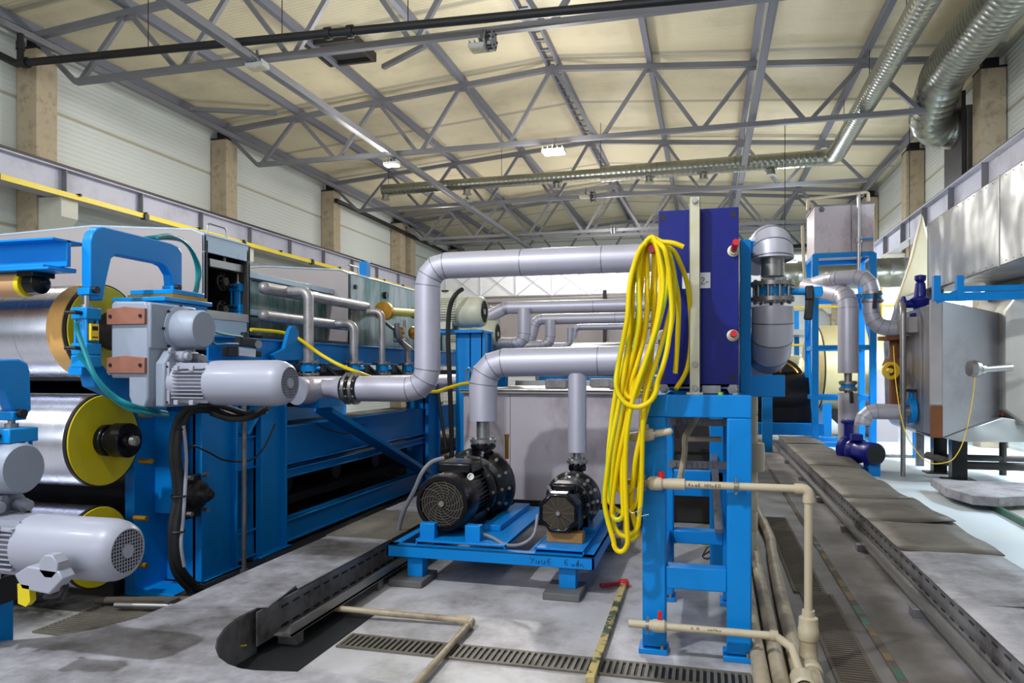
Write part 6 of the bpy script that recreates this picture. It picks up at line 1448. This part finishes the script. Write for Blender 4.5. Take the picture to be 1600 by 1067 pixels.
for px in (1007, 1150): clampband(b, (S_(px, 757).x, YS, zr), (1, 0, 0), rs*1.15); b.cyl((S_(px, 757).x, YS, zr+.02), (S_(px, 757).x, YS, zr+.045), .008); b.cyl((S_(px, 757).x, YS, zr-.02), (S_(px, 757).x, YS, zr-.045), .008)
b.each('pipe_clamp', 'steel', t)
b = MB(); scribble(b, (S_(1075, 757).x, YS-rs-.0005, zr-.008), (1, 0, 0), (0, 0, 1), '4oab.NMob0', .018, .0012); b.build('marker_writing', 'ink', t)
yR = YS
b = MB(); z0_ = zlow
b.lathe([(rs, .03), (.032, .03), (.034, .0), (.048, -.01), (.050, -.06), (.053, -.065), (.053, -.12), (.05, -.125)], (xr_, YS, zlow), (0, 0, 1), 24); b.build('reducer_coupling', 'pvc', t)
b = MB(); zz = zlow-.12; b.tube(fillet([(xr_, YS, zz), (xr_, YS, .05), (xr_-.02, 2.2, .05)], .09, 6), .046, 18); b.build('floor_run', 'pvcdirty', t)
b = MB(); b.lathe([(.046, -.03), (.056, -.02), (.056, .03), (.046, .03)], (xr_, YS-.12, .05), (0, 1, 0), 22); b.build('collar', 'pvc', t)
t = thing('cream_low_branch', 'low cream plastic pipe with red lever crossing the feet of the blue stand', 'pipe', S_(1100, 980))
zr = S_(1100, 982).z
b = MB(); xe = S_(1212, 985).x; b.tube(fillet([(S_(983, 975).x, YS-.02, zr), (xe, YS-.02, zr), (xe+.07, YS-.12, zr-.02), (.455, YS-.28, .06)], .03, 4), rs, 16); b.build('branch_pipe', 'pvc', t)
b = MB(); b.cyl((S_(1015, 977).x, YS-.02, zr), (S_(1035, 977).x, YS-.02, zr), rs*1.4); b.lathe([(rs, -.045), (.035, -.03), (.037, 0), (.035, .03), (rs, .045)], (S_(1030, 978).x, YS-.02, zr), (1, 0, 0), 18)
b.cyl((xe-.03, YS-.02, zr), (xe+.01, YS-.02, zr), rs*1.4); b.lathe([(.045, -.07), (.058, -.06), (.058, .06), (.045, .07)], (.455, YS-.3, .06), (0, 1, 0), 22); b.each('fitting', 'pvc', t)
b = MB(); x = S_(1031, 972).x; b.prism([(x-.012, YS-.03, zr+.03), (x+.01, YS-.03, zr+.03), (x+.016, YS-.03, zr+.08), (x-.008, YS-.03, zr+.085)], (0, .015, 0)); b.build('red_lever', 'red', t, bevel=.002)
b = MB(); x = S_(1013, 977).x; clampband(b, (x, YS-.02, zr), (1, 0, 0), rs*1.15); b.cyl((x, YS-.02, zr-.05), (x, YS-.02, zr+.05), .007); b.each('pipe_clamp', 'steel', t)
b = MB(); scribble(b, (S_(1080, 978).x, YS-.02-rs-.0005, zr+.004), (1, 0, 0), (0, 0, 1), 'n.N   woMoo', .015, .001); b.build('marker_writing', 'ink', t)
t = thing('cream_tap', 'small cream plastic tap at the top left of the blue stand', 'tap', S_(1010, 680))
p, q = S_(982, 684), S_(1046, 674); d = (q-p)
b = MB(); b.tube([p, q], rs*.95, 14); b.sphere(q, rs*.95); b.lathe([(rs, -.05), (.033, -.03), (.036, 0), (.033, .03), (rs, .05)], p + d*.45, d, 16); b.cyl(p + d*.45, p + d*.42 + V((0, 0, .06)), .016); b.lathe([(.018, -.02), (.026, -.01), (.026, .03), (.018, .04)], p + d*.1, d, 14); b.build('tap_body', 'pvc', t)
b = MB(); clampband(b, p + d*.62, d, rs*1.15); b.each('pipe_clamp', 'steel', t)
# cream pipe inside the stand
hose('inner_cream_hose', 'ribbed cream hose hanging inside the opening of the blue stand', 'hose', [PY(1095, 640, 5.0), PY(1085, 660, 5.0), PY(1071, 682, 4.9), PY(1070, 705, 4.9), PY(1066, 730, 4.9), PY(1062, 750, 4.8)], .02, 'pvcdirty')
b = MB(); b.tube([PY(1070, 686, 5.1), PY(1128, 686, 5.1)], .018, 10); b.tube([PY(1072, 686, 5.1), PY(1088, 655, 5.6)], .014, 10); tag(b.build('inner_cream_pipe', 'pvcdirty'), 'short cream pipe crossing inside the blue stand opening', 'pipe')
t = thing('slotted_channel', 'long slotted steel channel sloping through the blue stand opening', 'channel', PY(1120, 830, 4.9))
b = MB(); p, q = PY(1112, 660, 6.6), PY(1123, 830, 5.0); b.bar(p, q, .05, .03, (0, 0, 1)); b.build('channel_body', 'tray', t)
hose('loose_wire', 'black wire coil lying on the floor under the blue stand', 'wire', [PZ(1098, 868, .01), PZ(1106, 855, .06), PZ(1116, 856, .04), PZ(1108, 872, .01), PZ(1098, 869, .02), PZ(1115, 860, .05), PZ(1128, 874, .01)], .006, 'rubber')
b = MB(); b.cyl(PZ(1115, 850, .0), PZ(1115, 850, .0)+V((0, 0, .06)), .14); tag(b.build('yellow_basin', 'tan'), 'dull yellow round basin on the floor behind the stand crossbeam', 'basin')
# side pvc column right of stand
b = MB(); p = PY(1174, 700, 5.6)
for k in range(9): b.lathe([(0, 0), (.045, 0), (.045, .13), (.038, .14), (0, .14)], (p.x, p.y, .3+k*.14), (0, 0, 1), 18)
b.lathe([(0, 0), (.07, 0), (.075, .1), (.07, .2), (0, .2)], (p.x+.02, p.y, PY(1178, 735, 5.6).z), (0, 0, 1), 18); tag(b.build('cream_stack_pipe', 'pvc'), 'cream stacked plastic pipe standing right behind the blue stand', 'pipe')

# ================================================================== YELLOW HOSE COIL
t = thing('hanging_hose_coil', 'bundle of bright yellow hose with green stripe hung left of the navy plate', 'hose', PY(985, 860, 4.1))
path = []
LB = [(374, 1014), (382, 1001), (398, 992), (430, 985), (500, 980), (580, 964), (640, 958), (700, 951), (790, 945), (835, 952), (864, 974)]
RB = [(374, 1026), (382, 1040), (398, 1051), (430, 1055), (480, 1053), (560, 1040), (620, 1020), (700, 1007), (780, 1001), (835, 996), (864, 978)]
def bnd(B, y):
    for (y0, x0), (y1, x1) in zip(B, B[1:]):
        if y <= y1: return x0 + (x1-x0)*(y-y0)/(y1-y0)
    return B[-1][1]
# (share of the bundle's width on the way down, on the way up, lowest pixel row, distance)
loops = [(.02, .60, 862, 4.03), (.30, .95, 838, 4.08), (.12, .80, 800, 4.11), (.45, .70, 842, 4.14), (.05, .98, 636, 4.00), (.22, .88, 770, 4.09), (.28, .55, 812, 4.06), (.15, .72, 622, 4.04), ]
path.append(PY(1068, 386, 4.0)); path.append(PY(1052, 380, 4.0)); path.append(PY(1034, 378, 4.02))
for i, (u0, u1, yb, dz) in enumerate(loops):
    yt = 376 + (i*5) % 11
    def X_(y, u, ph): u = u + .14*math.sin(y/75 + ph); u = max(.0, min(1, u)); return bnd(LB, y)*(1-u) + bnd(RB, y)*u
    wd = abs(X_(yb-30, u1, i+2) - X_(yb-30, u0, i))/2; wd = max(wd, 9); ya = yb - wd*1.25
    for k in range(8):
        y = yt + (ya-yt)*(k/8)**.9; path.append(PY(X_(y, u0, i), y, dz + .02*math.sin(k*.9+i*2)))
    xa, xb_ = X_(ya, u0, i), X_(ya, u1, i+2)
    if abs(xb_-xa) < 18: xb_ = xa + 18*(1 if xb_ >= xa else -1)
    for k in range(8):
        q = PI*k/7; path.append(PY((xa+xb_)/2 - (xb_-xa)/2*math.cos(q), ya + wd*1.25*math.sin(q), dz - .02*k/7))
    for k in range(1, 9):
        y = ya + (yt-ya)*(k/8)**1.1; path.append(PY(X_(y, u1, i+2), y, dz - .03 + .02*math.sin(k*.8+i)))
path += [PY(1026, 378, 4.06), PY(1038, 388, 4.05), PY(1050, 420, 4.1), PY(1060, 470, 4.15), PY(1058, 540, 4.2), PY(1055, 583, 4.22)]
b = MB(); b.tube(spline(path, 5), .0138, 14, stripe=3, twist=26); b.build('hose_loop', ['hose', 'green'], t)
b = MB(); b.tube(spline([PY(1030, 382, 4.12), PY(1050, 390, 4.15), PY(1062, 410, 4.2), PY(1075, 450, 4.3), PY(1080, 520, 4.40), PY(1074, 575, 4.38), PY(1056, 608, 4.3)], 8), .0138, 14, stripe=3, twist=26); b.build('hose_end', ['hose', 'green'], t)
b = MB(); b.lathe([(0, 0), (.022, 0), (.022, .12), (0, .12)], PY(1018, 388, 4.06), (0, 1, .05), 16); b.cyl(PY(1018, 388, 4.17), V((PY(1018,388,4.17).x, 4.5, PY(1018,388,4.17).z)), .014); o = b.build('hook', 'red', t); o['label'] = 'red-capped hook bolt'
b = MB(); c = PY(990, 797, 4.02); b.tube(spline([c + V((-.03, 0, .01)), c + V((0, -.03, -.01)), c + V((.05, 0, .02)), c + V((.02, 0, -.03)), c + V((.08, 0, -.02))]), .0025, 5); b.build('tie_wire', 'steel', t)
# cream wall at machine foot: dirty strip
b = MB(); b.box(-3.6, -3.0, 4.4, 12, 0.0, .03); tag(b.build('grimy_floor_strip', 'grimeshade'), 'dark grimy strip on the floor along the blue frame', 'floor strip')
